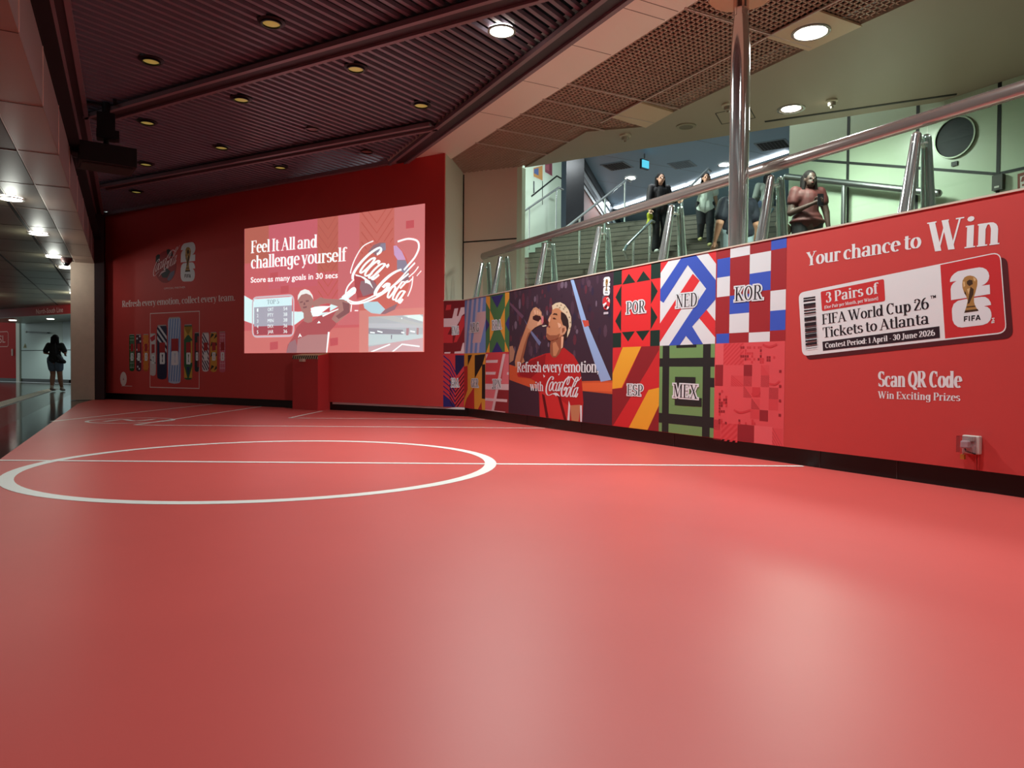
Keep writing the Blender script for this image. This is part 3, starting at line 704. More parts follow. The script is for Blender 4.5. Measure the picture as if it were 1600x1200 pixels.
for x, y, lb in slat_l:
    p = onz(x, y, ZC+.012); t = downlight('recessed_downlight', p, .082, False, lb, rim=mat((26, 24, 24), .3, .5))
    b = MB(); b.lathe([(.13, .03), (.13, .012), (.09, .0), (.09, .03)], p, mat((16, 15, 16), .4), 20, False); b.build('housing', t)
for x, y, lb in ((488, 202, 'unlit rose-tinted downlight in the middle bay of the slatted ceiling'), (573, 237, 'unlit dark downlight in the last bay of the slatted ceiling, near the right frame')):
    t = downlight('recessed_downlight', onz(x, y, ZC+.012), .08, False, lb, glow=M_off, rim=mat((40, 34, 34), .3, .5))
KL = 1.0; LC_ = (.90, 1, .95)
p = onz(784, 48, ZC-.0); downlight('recessed_downlight', p, .115, True, 'bright white round downlight in the slatted ceiling beside its right frame')
spot('hall_spot', p+Vector((0, 0, -.06)), 700*KL, 160, .8, LC_, .12)
lit = [onz(1267, 48, ZC)+Vector((0, 0, -.012)), onz(1236, 170, ZC)]
downlight('recessed_downlight', lit[0], .15, True, 'bright round downlight set in a tan tile of the bronze grid ceiling')
downlight('recessed_downlight', lit[1], .14, True, 'bright round downlight in the olive soffit above the glass balustrade')
for q in lit: spot('hall_spot', q+Vector((0, 0, -.06)), 260*KL, 165, .8, LC_, .15)
hid = [(3.17, 2.9, 300), (3.17, -.6, 120), (.9, .2, 150), (5.78, 1.8, 150), (5.78, -1.5, 120)]
for i, (x, y, e) in enumerate(hid):
    downlight('recessed_downlight', (x, y, ZC-.006), .115, True, 'bright white downlight in the ceiling behind the camera position', 'downlights behind the camera')
    spot('hall_spot', (x, y, ZC-.07), e*KL, 150, .8, LC_, .14)
def pt_light(name, loc, e, color):
    l = bpy.data.lights.new(name, 'POINT'); l.energy = e; l.color = color; l.shadow_soft_size = .09; o = bpy.data.objects.new(name, l); COL.objects.link(o); o.location = loc; return o
# corridor row
cp = [(17, 310), (60, 365), (84, 401), (103, 418)]
cl = ['nearest bright round downlight of the corridor ceiling row', 'second downlight along the corridor ceiling row', 'third downlight along the corridor ceiling row, beside the dome camera', 'farthest downlight of the corridor ceiling row, next to the concrete column']
for (x, y), lb in zip(cp, cl):
    p = onz(x, y, ZB); t = downlight('corridor_downlight', p+Vector((0, 0, -.003)), .13, True, lb, 'downlights of the corridor row')
    pt_light('corridor_lamp', p+Vector((0, 0, -.16)), 9, (.96, 1, .90))
for x, y, lb in ((20, 500.5, 'small downlight behind the sign band above the red corridor wall'), (79, 498.5, 'small downlight behind the sign band above the white corridor panels')):
    p = onz(x, y, ZL-.015); downlight('corridor_downlight', p, .13, True, lb); spot('corridor_spot', p+Vector((0, 0, -.06)), 110, 150, .7, (.9, 1, .97), .1)
for x, y, e in ((-1.38, 25.0, 40), (-1.38, 28.5, 60), (-4.2, 27.0, 60), (-4.2, 19.0, 25), (-4.2, 12.0, 15)):  # downlights added out of view to brighten the sign band
    downlight('corridor_downlight', (x, y, ZB-.003), .13, True, 'round downlight added in the hidden part of the corridor ceiling to brighten the sign band', 'added downlights of the corridor')
    pt_light('corridor_lamp', (x, y, ZB-.16), e, (.96, 1, .90))
# lamps of the upper hall
for x, y, lb in ((985, 278, 'round downlight on the cool blue upper ceiling beside the stair handrail'), (1132, 257, 'round downlight on the cool blue upper ceiling just left of the steel column')):
    p = onz(x, y, ZH); downlight('upper_downlight', p+Vector((0, 0, -.01)), .17, True, lb); spot('upper_spot', p+Vector((0, 0, -.06)), 220, 160, .8, (.80, .93, 1), .15)
b = MB(); sa, sb = onz(960, 325, ZH), onz(1232, 235, ZH); dv = (sb-sa)
G_strip = lamp_mat((236, 246, 255), 5.0, 'strip_light_glow'); L = dv.length; dv.normalize(); n_ = int(L/2.4)+1
ts = thing('strip_light', (sa+sb)/2, 'broken line of white strip lights across the cool blue upper ceiling', 'strip light')
for i in range(n_):
    q0_ = sa+dv*(L*i/n_+.06); q1_ = sa+dv*(L*(i+1)/n_-.06); MB().beam(q0_+Vector((0, 0, -.02)), q1_+Vector((0, 0, -.02)), .17, .04, G_strip).build('tube_cover', ts)
for f_, e in ((.1, 150), (.45, 150), (.8, 150)):
    q = sa+(sb-sa)*f_; area('strip_lamp', (q.x, q.y, ZH-.08), 2.5, .3, e, (.85, .95, 1))
area('stair_bay_lamp', (7.3, 6.2, ZC-.03), .5, .5, 70, (.96, 1, .9))
area('stair_fill', (9.5, 11.5, ZH-.08), 1.2, .3, 160, (.9, .97, 1))  # area fill added to brighten the stairs, has no fitting
area('upper_bay_fill', (6.4, 11.8, ZH-.06), 1.6, .6, 420, (.94, 1, .92))  # area fill added to brighten the green wall bay, has no fitting

# ceiling fittings
def detector(p, label, r=.055):
    t = thing('smoke_detector', p, label, 'smoke detector'); b = MB()
    b.lathe([(r*1.3, 0), (r*1.3, -.02), (r, -.03)], p, mat((190, 184, 160), .4), 20).build('base', t, True)
    b = MB(); b.lathe([(r*.9, -.03), (r*.8, -.07), (r*.35, -.08), (r*.3, -.1), (0, -.1)], p, mat((150, 146, 128), .4), 16).build('sensor', t, True)
detector(onz(977, 211, ZC), 'small round smoke detector on the olive soffit near the grid ceiling', .06)
detector(onz(1300, 156, ZC), 'small round smoke detector on the olive soffit right of the bright downlight', .05)
detector(onz(1138, 163, ZC), 'round detector on the olive soffit just left of the steel column', .06)
t = thing('ceiling_speaker', onz(1072, 197, ZC), 'round flush ceiling speaker with a grey rim on the olive soffit', 'ceiling speaker')
p = onz(1072, 197, ZC); MB().lathe([(.13, -.0), (.13, -.012), (.09, -.016)], p, mat((150, 144, 120), .5), 28, False).build('rim', t); MB().lathe([(0, -.012), (.088, -.012), (.09, -.016)], p, mat((112, 108, 92), .6), 28, False).build('grille', t)
t = thing('dome_camera', onz(104, 403, ZB), 'dark dome camera on the corridor ceiling beside a downlight', 'security camera'); p = onz(104, 403, ZB)
MB().lathe([(.1, 0), (.1, -.06), (.07, -.1)], p, mat((70, 44, 44), .4), 20).build('housing', t, True); MB().ball(p+Vector((0, 0, -.1)), .065, mat((16, 16, 18), .1)).build('dome', t, True)
for (x, y), w, lb in (((964, 259), .55, 'square dark air vent on the cool blue upper ceiling left of the exit sign'), ((1066, 257), .5, 'square pale access panel on the cool blue upper ceiling'), ((1208, 226), .6, 'dark air vent on the upper ceiling right of the steel column')):
    p = onz(x, y, ZH); t = thing('air_vent', p, lb, 'air vent'); dk = 'pale' not in lb
    MB().box(p+Vector((0, 0, -.01)), (w*1.4, w*1.4, .02), mat((150, 168, 180), .4), rz=.5).build('frame', t)
    b = MB(); c_ = mat((44, 50, 54), .6) if dk else mat((128, 146, 160), .5)
    b.box(p+Vector((0, 0, -.022)), (w*1.2, w*1.2, .006), c_, rz=.5)
    for i in range(7): b.box(p+Vector((cos(.5+pi/2), sin(.5+pi/2), 0))*((i-3)*w*.16)+Vector((0, 0, -.03)), (w*1.2, .02, .015), mat((90, 98, 104), .5) if dk else c_, rz=.5)
    b.build('grille', t)
p = ondepth(1007, 257, 21); t = thing('exit_sign', p, 'small lit blue-green exit sign hanging from the cool blue ceiling', 'exit sign')
MB().box(p, (.34, .06, .28), mat((40, 60, 70), .4), rz=.2).build('housing', t); MB().box(p+Vector((.0, -.035, 0)), (.28, .05, .21), lamp_mat((90, 200, 226), 1.2, 'sign_glow'), rz=.2).build('sign_face', t)
MB().box(p+Vector((0, 0, .17+(ZH-p.z)/2-.05)), (.03, .03, ZH-p.z-.1), M_alu).build('hanger', t)

# ================================================================== STEEL COLUMN
pc = onx(1153.5, 330, 4.64); pc.z = 0
t = thing('steel_column', (pc.x, pc.y, ZU), 'polished stainless steel column rising from the low wall to the grid ceiling', 'column')
b = MB(); b.lathe([(.082, ZU-.02), (.082, 3.35), (.078, 3.48), (.062, 3.72), (.060, 3.8)], (pc.x, pc.y, 0), M_steel, 40).build('shaft', t, True)
b = MB()
for i in range(6): a = pi/3*i; b.box((pc.x+.05*cos(a), pc.y+.05*sin(a), 3.84), (.03, .02, .2), M_steel, rz=a)
b.lathe([(.045, 3.76), (.045, ZC-.04)], (pc.x, pc.y, 0), mat((90, 90, 92), .3, .9), 24); b.build('slotted_collar', t, True)
b = MB(); b.lathe([(.05, ZC-.05), (.26, ZC-.05), (.28, ZC-.03), (.28, ZC)], (pc.x, pc.y, 0), mat((206, 150, 116), .3, name='copper_tone_disc'), 48).build('ceiling_disc', t, True)

# ================================================================== GLASS BALUSTRADE
XH = 4.86
def hz(x, y): return onx(x, y, XH)
ra, rb = hz(1228, 256), hz(1500, 166)
zr = (ra.z+rb.z)/2; ye = hz(754, 408).y
t = thing('glass_balustrade', (XH, ye, ZU), 'glass balustrade with a thick brown steel handrail above the low wrapped wall', 'balustrade')
M_rail = mat((166, 150, 146), .2, .7, name='rosy_steel_handrail')
b = MB(); n = 20; rw, rh = .034, .052
for yy0, yy1 in ((ye, -4),):
    vs = []
    for yy in (yy0, yy1): vs += [(XH+rw*cos(2*pi*i/n), yy, zr+rh*sin(2*pi*i/n)) for i in range(n)]
    b.add(vs, [(i, (i+1) % n, n+(i+1) % n, n+i) for i in range(n)]+[list(range(n)), list(range(n, 2*n))[::-1]], M_rail)
b.build('handrail', t, True)
gy = [ye-.02]+[hz(x, y).y for x, y in ((787, 402), (857, 383), (945, 352), (1058, 318), (1218, 270), (1449, 205))]+[1.2, -1, -3.5]
for y0, y1 in zip(gy, gy[1:]):
    MB().box((XH, (y0+y1)/2, (ZU+.01+zr-.03)/2), (.012, abs(y0-y1)-.012, zr-ZU-.04), M_glass).build('glass_pane', t)
tops = [(757, 413), (787, 403), (858, 381), (943, 352), (1056, 318), (1212, 270), (1440, 200)]
for i, (x, y) in enumerate(tops+[(0, 0)]):
    if x: q = hz(x, y); yy, zt = q.y, min(q.z, zr-.12)
    else: yy, zt = 1.0, zr-.16
    if x == 757: yy -= .03
    b = MB()
    for s, x0 in ((-1, .17), (1, .10)):
        b.tube((XH+s*x0, yy, ZU), (XH+s*.055, yy, zt), .050, M_steel, .034, 20); b.lathe([(.06, 0), (.06, .012), (.034, .02)], (XH+s*x0, yy, ZU), M_steel, 20)
        b.ball((XH+s*.055, yy, zt), .034, M_steel)
    lastpost = b.build('post', t, True).name
    po = t.children[-1] if False else bpy.data.objects[lastpost]
    b = MB(); b.tube((XH-.09, yy, zt-.05), (XH+.09, yy, zt-.05), .009, M_steel)
    for s in (-.085, -.02, .02, .085): b.ball((XH+s, yy, zt-.05), .018, M_steel)
    b.tube((XH-.02, yy-.06, zt-.05), (XH-.02, yy+.06, zt-.05), .007, M_steel); b.build('glass_clamp', po, True)

# ================================================================== STAIR HANDRAILS
SL = NS*1.0; SL.z = RI/GO; SL.normalize()
def stair_rail(label, top, m, posts=(), hook=.22, low=.0, grp=None):
    """rail descending the flight from a point; m = length down the slope"""
    top = Vector(top); bot = top-SL*m
    t = thing('stair_handrail', (bot.x, bot.y, bot.z-.9), label, 'handrail', grp)
    b = MB(); h = top+NS*hook*.2+Vector((0, 0, .0)); pts = [bot, top, top+NS*hook]
    if low: pts = [bot+Vector((.0, 0, -low))+NS*.02, bot-NS*.12-Vector((0, 0, low*.5)), bot]+pts[1:]
    b.path(pts, .026, M_steel); b.build('rail', t, True)
    for s in posts:
        q = top-SL*s; b = MB(); b.tube(q, (q.x, q.y, q.z-.93), .02, M_steel); b.build('post', t, True)
    return t
stair_rail('steel handrail on the upper stairs ending beside the dark granite pillar', ondepth(873, 293, 17.2), 3.2, (.15, 1.6))
stair_rail('steel handrail of the upper stairs just left of the person in black', ondepth(980, 280, 16.6), 4.2, (.15, 1.4, 2.8))
stair_rail('steel handrail of the upper stairs behind the person in the white T-shirt', ondepth(1106, 264, 16.0), 2.3, (.2, 2.0))
r4 = onx(1017, 345, 0) if False else ondepth(1018, 345, 13.4)
stair_rail('short steel handrail with a curled end on the stairs before the person in black', r4, 1.35, (.1, 1.0), .14, .22)
stair_rail('thin steel handrail rising behind the glass left of the ruffled red top', ondepth(1207, 327, 12.2), 1.6, (1.2,), .05)
q0_, q1_ = onx(1229, 276, XW-.14), onx(1466, 302, XW-.14)
t = thing('wall_handrail', (XW-.14, (q0_.y+q1_.y)/2, ZU), 'dull steel tube handrail on posts along the pale green wall', 'handrail')
b = MB(); b.tube(q0_, q1_, .045, M_alu, n=16); b.ball(q1_, .045, M_alu); b.ball(q0_, .045, M_alu); b.build('rail', t, True)
for x in (1319, 1455):
    f = (x-1229)/(1466-1229); y_ = onx(x, 290, XW-.14).y; f = (y_-q0_.y)/(q1_.y-q0_.y); z_ = q0_.z+(q1_.z-q0_.z)*f
    MB().tube((XW-.14, y_, ZU), (XW-.14, y_, z_), .035, M_alu).build('post', t, True)

# round convex mirror on the green wall, switch boxes, sign
c = onx(1493, 215, XW); tR, bR = onx(1493, 185, XW), onx(1493, 245, XW); rr = abs(tR.z-bR.z)/2*1.02
t = thing('round_window', (XW, c.y, c.z), 'large round dark glass window with a pale metal rim on the green wall', 'round window')
def disc(b, x, r, m, n=48): b.add([(x, c.y+r*cos(2*pi*i/n), c.z+r*sin(2*pi*i/n)) for i in range(n)], [list(range(n))], m)
b = MB()
for r0, r1, x0, x1 in ((rr*1.05, rr*1.05, XW, XW-.03), (rr*1.05, rr*.98, XW-.03, XW-.03), (rr*.98, rr*.98, XW-.03, XW-.012)):
    n = 48; b.add([(x_, c.y+r_*cos(2*pi*i/n), c.z+r_*sin(2*pi*i/n)) for r_, x_ in ((r0, x0), (r1, x1)) for i in range(n)], [(i, (i+1) % n, n+(i+1) % n, n+i) for i in range(n)], mat((128, 138, 120), .4, .3))
b.build('rim', t, True); b = MB(); disc(b, XW-.012, rr*.98, mat((26, 34, 38), .5, noise=.5, nscale=6, spec=.2)); b.build('glass', t)
c2 = onx(1492, 256, XW); MB().box((XW-.008, c2.y, c2.z), (.016, .07, .05), mat((24, 30, 26), .5)).build('wall_plate', None, org=(XW-.008, c2.y, c2.z), label='tiny dark square plate under the round window', category='wall plate')
c2 = onx(1562.5, 286, XW); t = thing('switch_box', (XW, c2.y, c2.z), 'dark grey switch box on the vertical joint of the green wall', 'switch box')
MB().box((XW-.03, c2.y, c2.z), (.06, .11, .17), mat((64, 66, 60), .4)).build('cover', t); MB().box((XW-.062, c2.y, c2.z-.05), (.006, .05, .02), mat((190, 190, 180), .4)).build('label_strip', t)
PG = Plane((XW-.004, 0, 0), (0, -1, 0))
t = thing('wall_sign', onx(1596, 281, XW), 'brown and white pictogram sign at the right end of the green wall', 'sign')
A = Art(PG, .004); br = mat((124, 58, 44), .4); wh = mat((206, 200, 190), .4); A.pp([(1590, 272), (1625, 262), (1625, 300), (1590, 300)], br); A.pp([(1594, 276), (1625, 267), (1625, 300), (1594, 300)], wh); A.pp([(1595, 284), (1597, 277), (1602, 274), (1602, 279), (1599, 284)], br); A.pp([(1597, 288), (1625, 281), (1625, 286), (1597, 291)], br)
A.b.build('sign_face', t)
# posters on the left wall of the stair flight
PP = Plane(wl-NS*5, NS)
for lb, bgc, q, ex in (('blue and ochre poster on the green wall left of the stair top', (176, 128, 66), [(833, 262), (848, 258), (848, 283), (833, 276)], (70, 92, 140)), ('framed plum-red poster on the green wall beside the dark granite pillar', (120, 60, 74), [(851, 256), (863, 254), (863, 276), (851, 269)], (150, 80, 90)), ('small dark framed picture under the blue and ochre poster', (40, 48, 60), [(833, 282), (835, 283), (835, 302), (833, 303)], (90, 96, 100))):
    pt_ = PP.pt(*PP.px(*q[0])); t = thing('poster', pt_, lb, 'poster'); A = Art(PP, .01); A.pp(q, mat((206, 206, 200), .4)); s = [(x*.94+.06*sum(p[0] for p in q)/4, y*.94+.06*sum(p[1] for p in q)/4) for x, y in q]; A.pp(s, mat(bgc, .5))
    e = [(x*.5+.5*q[0][0], y*.5+.5*q[0][1]) for x, y in s]; A.pp([(a+1, b_+2) for a, b_ in e], mat(ex, .5)); A.b.build('printed_sheet', t)

# ================================================================== CORRIDOR DETAILS
t = thing('line_sign', PS.pt(0, 2.7, .01), 'red overhead sign band reading North-South Line across the corridor', 'sign')
A = Art(PS, .004); a0, a1 = PS.px(-60, 480)[0], PS.px(118, 480)[0]; A.rect(a0, ZL+.01, a1, ZB-.02, mat((158, 34, 34), .45)); A.b.build('sign_panel', t)
sans(PS, 'North-South Line', (57, 490.5), (99, 487.5), (57, 483.0), mat((236, 190, 184), .5), t, off=.03, bold=.01)
t = thing('line_logo', PF.pt(PF.px(4, 530)[0], 1.8, .01), 'white rounded outline logo reading NSL on the red corridor wall', 'logo')
A = Art(PF, .012); a0, b0 = PF.px(-14, 542); a1, b1 = PF.px(13, 518); rr_ = .12
pts = []
for cx_, cy2, s0 in ((a1-rr_, b1-rr_, 0), (a0+rr_, b1-rr_, 90), (a0+rr_, b0+rr_, 180), (a1-rr_, b0+rr_, 270)): pts += [(cx_+rr_*cos(radians(s0+18*i)), cy2+rr_*sin(radians(s0+18*i))) for i in range(6)]
for q in ribbon(pts, .03, .03, closed=True): A.poly(q, mat((206, 150, 140), .5))
A.b.build('outline', t); sans(PF, 'NSL', (-9, 536.2), (8.5, 535.2), (-9, 524.8), mat((206, 150, 140), .5), t, off=.013)
p = PF.pt(*PF.px(40, 540)); t = thing('warning_sign', p, 'small yellow triangular warning sign on the white corridor panel', 'sign')
A = Art(PF, .02); A.pp([(36.5, 543.5), (42, 543.5), (39.5, 536.5)], mat((150, 140, 70), .5)); A.pp([(38.5, 542.5), (40.5, 542.5), (39.5, 538.5)], mat((40, 40, 30), .5)); A.b.build('sign_face', t)
p = PF.pt(*PF.px(62, 519.5), .08); t = thing('wall_bar', p, 'dark slim closer bar high on the white corridor panel', 'bar'); MB().beam(PF.pt(*PF.px(45, 518.7), .08), PF.pt(*PF.px(79, 520.3), .08), .1, .05, mat((60, 70, 68), .4)).build('bar', t); MB().ball(PF.pt(*PF.px(45.5, 518.8), .1), .05, mat((220, 226, 220), .3)).build('end_cap', t)
p = PF.pt(*PF.px(20.5, 550.5), .03); MB().box(p, (.09, .04, .3), mat((200, 170, 160), .5), (PF.ex, PF.n, PF.ez)).build('light_switch', None, org=p, label='small pale switch plate low on the red corridor wall', category='switch')

# ================================================================== PROJECTOR
pj = ondepth(168, 250, onz(168, 165, ZC).dot(F_) if False else (onz(168, 160, ZC)-EYE).dot(F_)); pj = ondepth(166, 248, (onz(168, 165, ZC)-EYE).dot(F_))
M_bk = mat((11, 11, 12), .5, name='black_casing')
t = thing('projector', (pj.x, pj.y, pj.z), 'black video projector hanging from the slatted ceiling by the left bulkhead', 'projector')
Dp = (pj-EYE).dot(F_); sc = Dp/1130.0
# long axis from lens end (left front) to the right rear
e1 = (ondepth(208, 262, Dp+.18)-ondepth(140, 244, Dp-.10)); e1.z = 0; e1.normalize(); e2 = Vector((-e1.y, e1.x, 0)); e3 = Vector((0, 0, 1))
b = MB(); bl = .62; b.box(pj, (bl, .50, .24), M_bk, (e1, e2, e3)); b.box(pj-Vector((0, 0, .125)), (bl*.9, .38, .02), mat((34, 32, 28), .5), (e1, e2, e3)); o = b.build('body', t)
bv = o.modifiers.new('bevel', 'BEVEL'); bv.width = .02; bv.segments = 3
lc = pj-e1*.32-e2*.05; MB().tube(lc+e1*.03, lc-e1*.05, .06, mat((30, 30, 34), .3), .05, 24).build('lens_barrel', t, True); MB().ball(lc-e1*.045, .038, mat((60, 70, 40), .05), sc=(.5, 1, 1)).build('lens', t, True)
b = MB(); b.box(pj+e1*.08+Vector((0, 0, .095)), (.12, .05, .02), mat((120, 110, 110), .4), (e1, e2, e3)); b.build('control_panel', t)
pm_ = pj+Vector((0, 0, .12)); b = MB(); b.tube(pm_, pm_+Vector((0, 0, .13)), .03, M_bk); b.tube(pm_+Vector((-.05, 0, 0)), pm_+Vector((0, 0, .12)), .012, M_bk); b.tube(pm_+Vector((.05, 0, 0)), pm_+Vector((0, 0, .12)), .012, M_bk)
b.box(pm_+Vector((0, 0, .27)), (.2, .16, .32), M_bk); b.box(pm_+Vector((.02, 0, .17)), (.25, .18, .1), M_bk); b.tube(pm_+Vector((0, 0, .4)), (pj.x, pj.y, ZC+.03), .045, M_bk); b.box((pj.x, pj.y, ZC+.0), (.5, .05, .03), M_bk); b.box((pj.x+.1, pj.y, ZC+.0), (.04, .5, .03), M_bk); b.build('ceiling_mount', t)
b = MB(); kc = [pj-e1*.30+Vector((0, 0, .08)), pj-e1*.36+Vector((0, 0, .14)), pj-e1*.40+Vector((0, 0, .12)), pj-e1*.38+Vector((0, 0, .05))]; b.path(kc, .012, M_bk); b.build('cable_loop', t, True)

# ================================================================== RED PEDESTAL
fl, fc, fr_ = onz(457, 639), onz(496.5, 641.3), onz(521, 638.8)
e1 = (fc-fl); W1 = e1.length; e1.normalize(); e2 = Vector((-e1.y, e1.x, 0))
d2 = (fr_-fc).dot(e2); W2 = max(.34, min(.6, d2))
ztp = EYE.z+(577-557.5)/1130*(fc-EYE).dot(F_)
t = thing('pedestal', ((fl+fc)/2+e2*W2/2), 'red box pedestal standing on the sheet in front of the projected picture', 'pedestal')
cb = (fl+fc)/2+e2*(W2/2)
zr_ = .085; c4 = [fl, fc, fc+e2*W2, fl+e2*W2]
def slab(name, z0s, z1s, m, ins=0.0):
    mid = (fl+fc)/2+e2*(W2/2); cs_ = [Vector((c.x, c.y, 0)).lerp(Vector((mid.x, mid.y, 0)), ins) for c in c4]
    MB().add([c+Vector((0, 0, z)) for c, z in zip(cs_, z0s)]+[c+Vector((0, 0, z)) for c, z in zip(cs_, z1s)], [(3, 2, 1, 0), (4, 5, 6, 7), (0, 1, 5, 4), (1, 2, 6, 5), (2, 3, 7, 6), (3, 0, 4, 7)], m).build(name, t)
tz = (ztp, ztp, ztp+zr_, ztp+zr_)
slab('body', (0,)*4, tz, mat((192, 52, 54), .45, name='pedestal_red')); slab('top_board', tz, tuple(z+.008 for z in tz), mat((186, 150, 96), .5), .03)
b = MB(); PK = Plane(fl, e1); n = 12
A = Art(PK, .006, .0001); A.rect(0, ztp-.055, W1, ztp+.006, mat((206, 186, 150), .5)); A.b.build('hazard_tape', t, label='black and tan hazard tape')
A = Art(PK, .01)
for i in range(n): w = W1/n; A.poly([(i*w, ztp-.055), (i*w+w*.5, ztp-.055), (i*w+w, ztp+.004), (i*w+w*.5, ztp+.004)], mat((24, 20, 20), .5))
A.b.build('tape_stripes', t)
sp_ = PK.pt(W1*.45, ztp-.075, .03); MB().box(sp_, (.09, .06, .05), mat((206, 178, 160), .4), (e1, e2, e3)).build('sensor', t)

# ================================================================== WALL SOCKET ON THE WRAP
a0, z1_ = PR.px(1503, 678); a1, z0_ = PR.px(1534, 711)
y0, y1 = 9.9-a0, 9.9-a1; ym, zm = (y0+y1)/2, (z0_+z1_)/2; sw, sh = abs(y0-y1), abs(z1_-z0_)
t = thing('power_socket', (XR, ym, zm), 'weatherproof power socket with clear cover and white plug low on the red wrap', 'power socket')
b = MB().box((XR-.016, ym-.01, zm), (.032, sw*.86, sh*.95), mat((206, 196, 190), .4)); o = b.build('back_box', t); bv = o.modifiers.new('b', 'BEVEL'); bv.width = .006; bv.segments = 2
b = MB(); gx_ = glass_mat('smoky_clear_plastic', (.86, .80, .82)); x0_ = XR-.032; x1_ = XR-.065
for c_, d_ in (((x1_, ym+.005, zm), (.004, sw*.8, sh*.85)), (((x0_+x1_)/2, ym+.005+sw*.4, zm), (.033, .003, sh*.85)), (((x0_+x1_)/2, ym+.005-sw*.4, zm), (.033, .003, sh*.85)), (((x0_+x1_)/2, ym+.005, zm+sh*.42), (.033, sw*.8, .003))): b.box(c_, d_, gx_)
b.build('clear_cover', t)
b = MB().box((XR-.045, ym+.01, zm+.0), (.032, sw*.42, sh*.4), mat((226, 220, 222), .35)); o = b.build('plug', t); bv = o.modifiers.new('b', 'BEVEL'); bv.width = .008; bv.segments = 2
MB().box((XR-.035, ym-.018, zm+sh*.28), (.006, .03, .02), mat((196, 200, 190), .4)).build('switch', t)
b = MB().path([(XR-.05, ym+.01, zm-sh*.18), (XR-.06, ym, zm-sh*.32), (XR-.035, ym-sw*.38, zm-sh*.46)], .0035, mat((30, 16, 18), .5)); b.build('cable', t, True)
b = MB(); b.box((XR-.03, ym+sw*.28, zm-sh*.66), (.016, .024, .03), mat((196, 150, 70), .35, .6)); b.path([(XR-.03, ym+sw*.22, zm-sh*.58), (XR-.03, ym+sw*.28, zm-sh*.5), (XR-.03, ym+sw*.34, zm-sh*.58)], .003, M_steel, 6); b.build('brass_padlock', t)
b = MB(); b.tube((XR-.005, ym-sw*.25, zm-sh*.5), (XR-.005, ym-sw*.25, .13), .005, M_wrap); b.tube((XR-.005, ym-sw*.36, zm-sh*.5), (XR-.005, ym-sw*.36, .13), .005, M_wrap); b.build('red_conduit', t)
# ================================================================== PRINTED GRAPHICS
m_ = lambda *c: mat(c, .6, spec=.25, name='print_%02x%02x%02x' % c)
CW, CK = m_(226, 228, 234), m_(36, 26, 34)
zrow = (PR.px(960, 543)[1]+PR.px(1225, 533)[1])/2
ZT1, ZB1 = ZU-.014, .13
def A_of(x): return PR.px(x, 560)[0]
def panel(pl, code, a0, a1, row, label, bgm, name='team_panel'):
    b0, b1 = (zrow, ZT1) if row else (ZB1, zrow)
    if row is None: b0, b1 = ZB1, ZT1
    t = thing(name, pl.pt((a0+a1)/2, b0, .001), label, 'printed panel', 'team panels of the low wall')
    A = Art(pl, .003); A.clip = (a0, b0, a1, b1); A.rect(a0, b0, a1, b1, bgm)
    return t, A
def code(t, pl, txt, pa, pb, ptop, cr, ow=.10):
    serif(pl, txt, pa, pb, ptop, CK, t, 'team_code', .012, cr=cr, outline=(CW, ow), T=.10, t=.035)
K2 = crop(950, 360, 3.4286); K8 = crop(690, 460, 6.318); K1 = crop(680, 420, 4.614); K3 = crop(1220, 300, 4.2105); K4 = crop(1220, 540, 4.2105)
# POR
t, A = panel(PR, 'POR', A_of(957.5), A_of(1030.7), 1, 'red panel with dark green corners and triangles, lettered POR', m_(228, 50, 54))
g = m_(28, 50, 44); a0, b0, a1, b1 = A.clip; wa_, hb = a1-a0, b1-b0
uv = lambda u, v: (a0+wa_*u, b0+hb*v)
for u, v in ((0, 0), (.81, 0), (0, .81), (.81, .81)): A.poly([uv(u, v), uv(u+.19, v), uv(u+.19, v+.19), uv(u, v+.19)], g)
for u in (.20, .51): A.poly([uv(u, .805), uv(u+.29, .805), uv(u+.145, .93)], g); A.poly([uv(u, .195), uv(u+.29, .195), uv(u+.145, .07)], g)
for v in (.2, .51): A.poly([uv(.185, v), uv(.185, v+.29), uv(.05, v+.145)], g); A.poly([uv(.815, v), uv(.815, v+.29), uv(.95, v+.145)], g)
A.b.build('print', t); code(t, PR, 'POR', (100, 447), (202, 438), (100, 385), K2)
# ESP
t, A = panel(PR, 'ESP', A_of(957.5), A_of(1030.7), 0, 'red and maroon panel with two yellow slanted bars, lettered ESP', m_(212, 50, 54))
ye, mr = m_(236, 168, 52), m_(142, 38, 44)
A.pp([(180, 622), (275, 618), (275, 660), (30, 1060), (20, 1060), (20, 850), (78, 845)], mr, K2); A.pp([(80, 624), (180, 620), (74, 842), (20, 850), (20, 780)], ye, K2)
A.pp([(275, 1085), (275, 930), (205, 1085)], mr, K2); A.pp([(218, 855), (275, 842), (275, 935), (210, 1075), (108, 1065)], ye, K2); A.pp([(275, 640), (275, 850), (215, 858), (120, 1060), (25, 1050), (205, 760)], m_(206, 46, 50), K2)
A.pp([(218, 855), (275, 842), (275, 935), (210, 1075), (108, 1065)], ye, K2)
A.b.build('print', t); code(t, PR, 'ESP', (104, 882), (190, 886), (104, 825), K2)
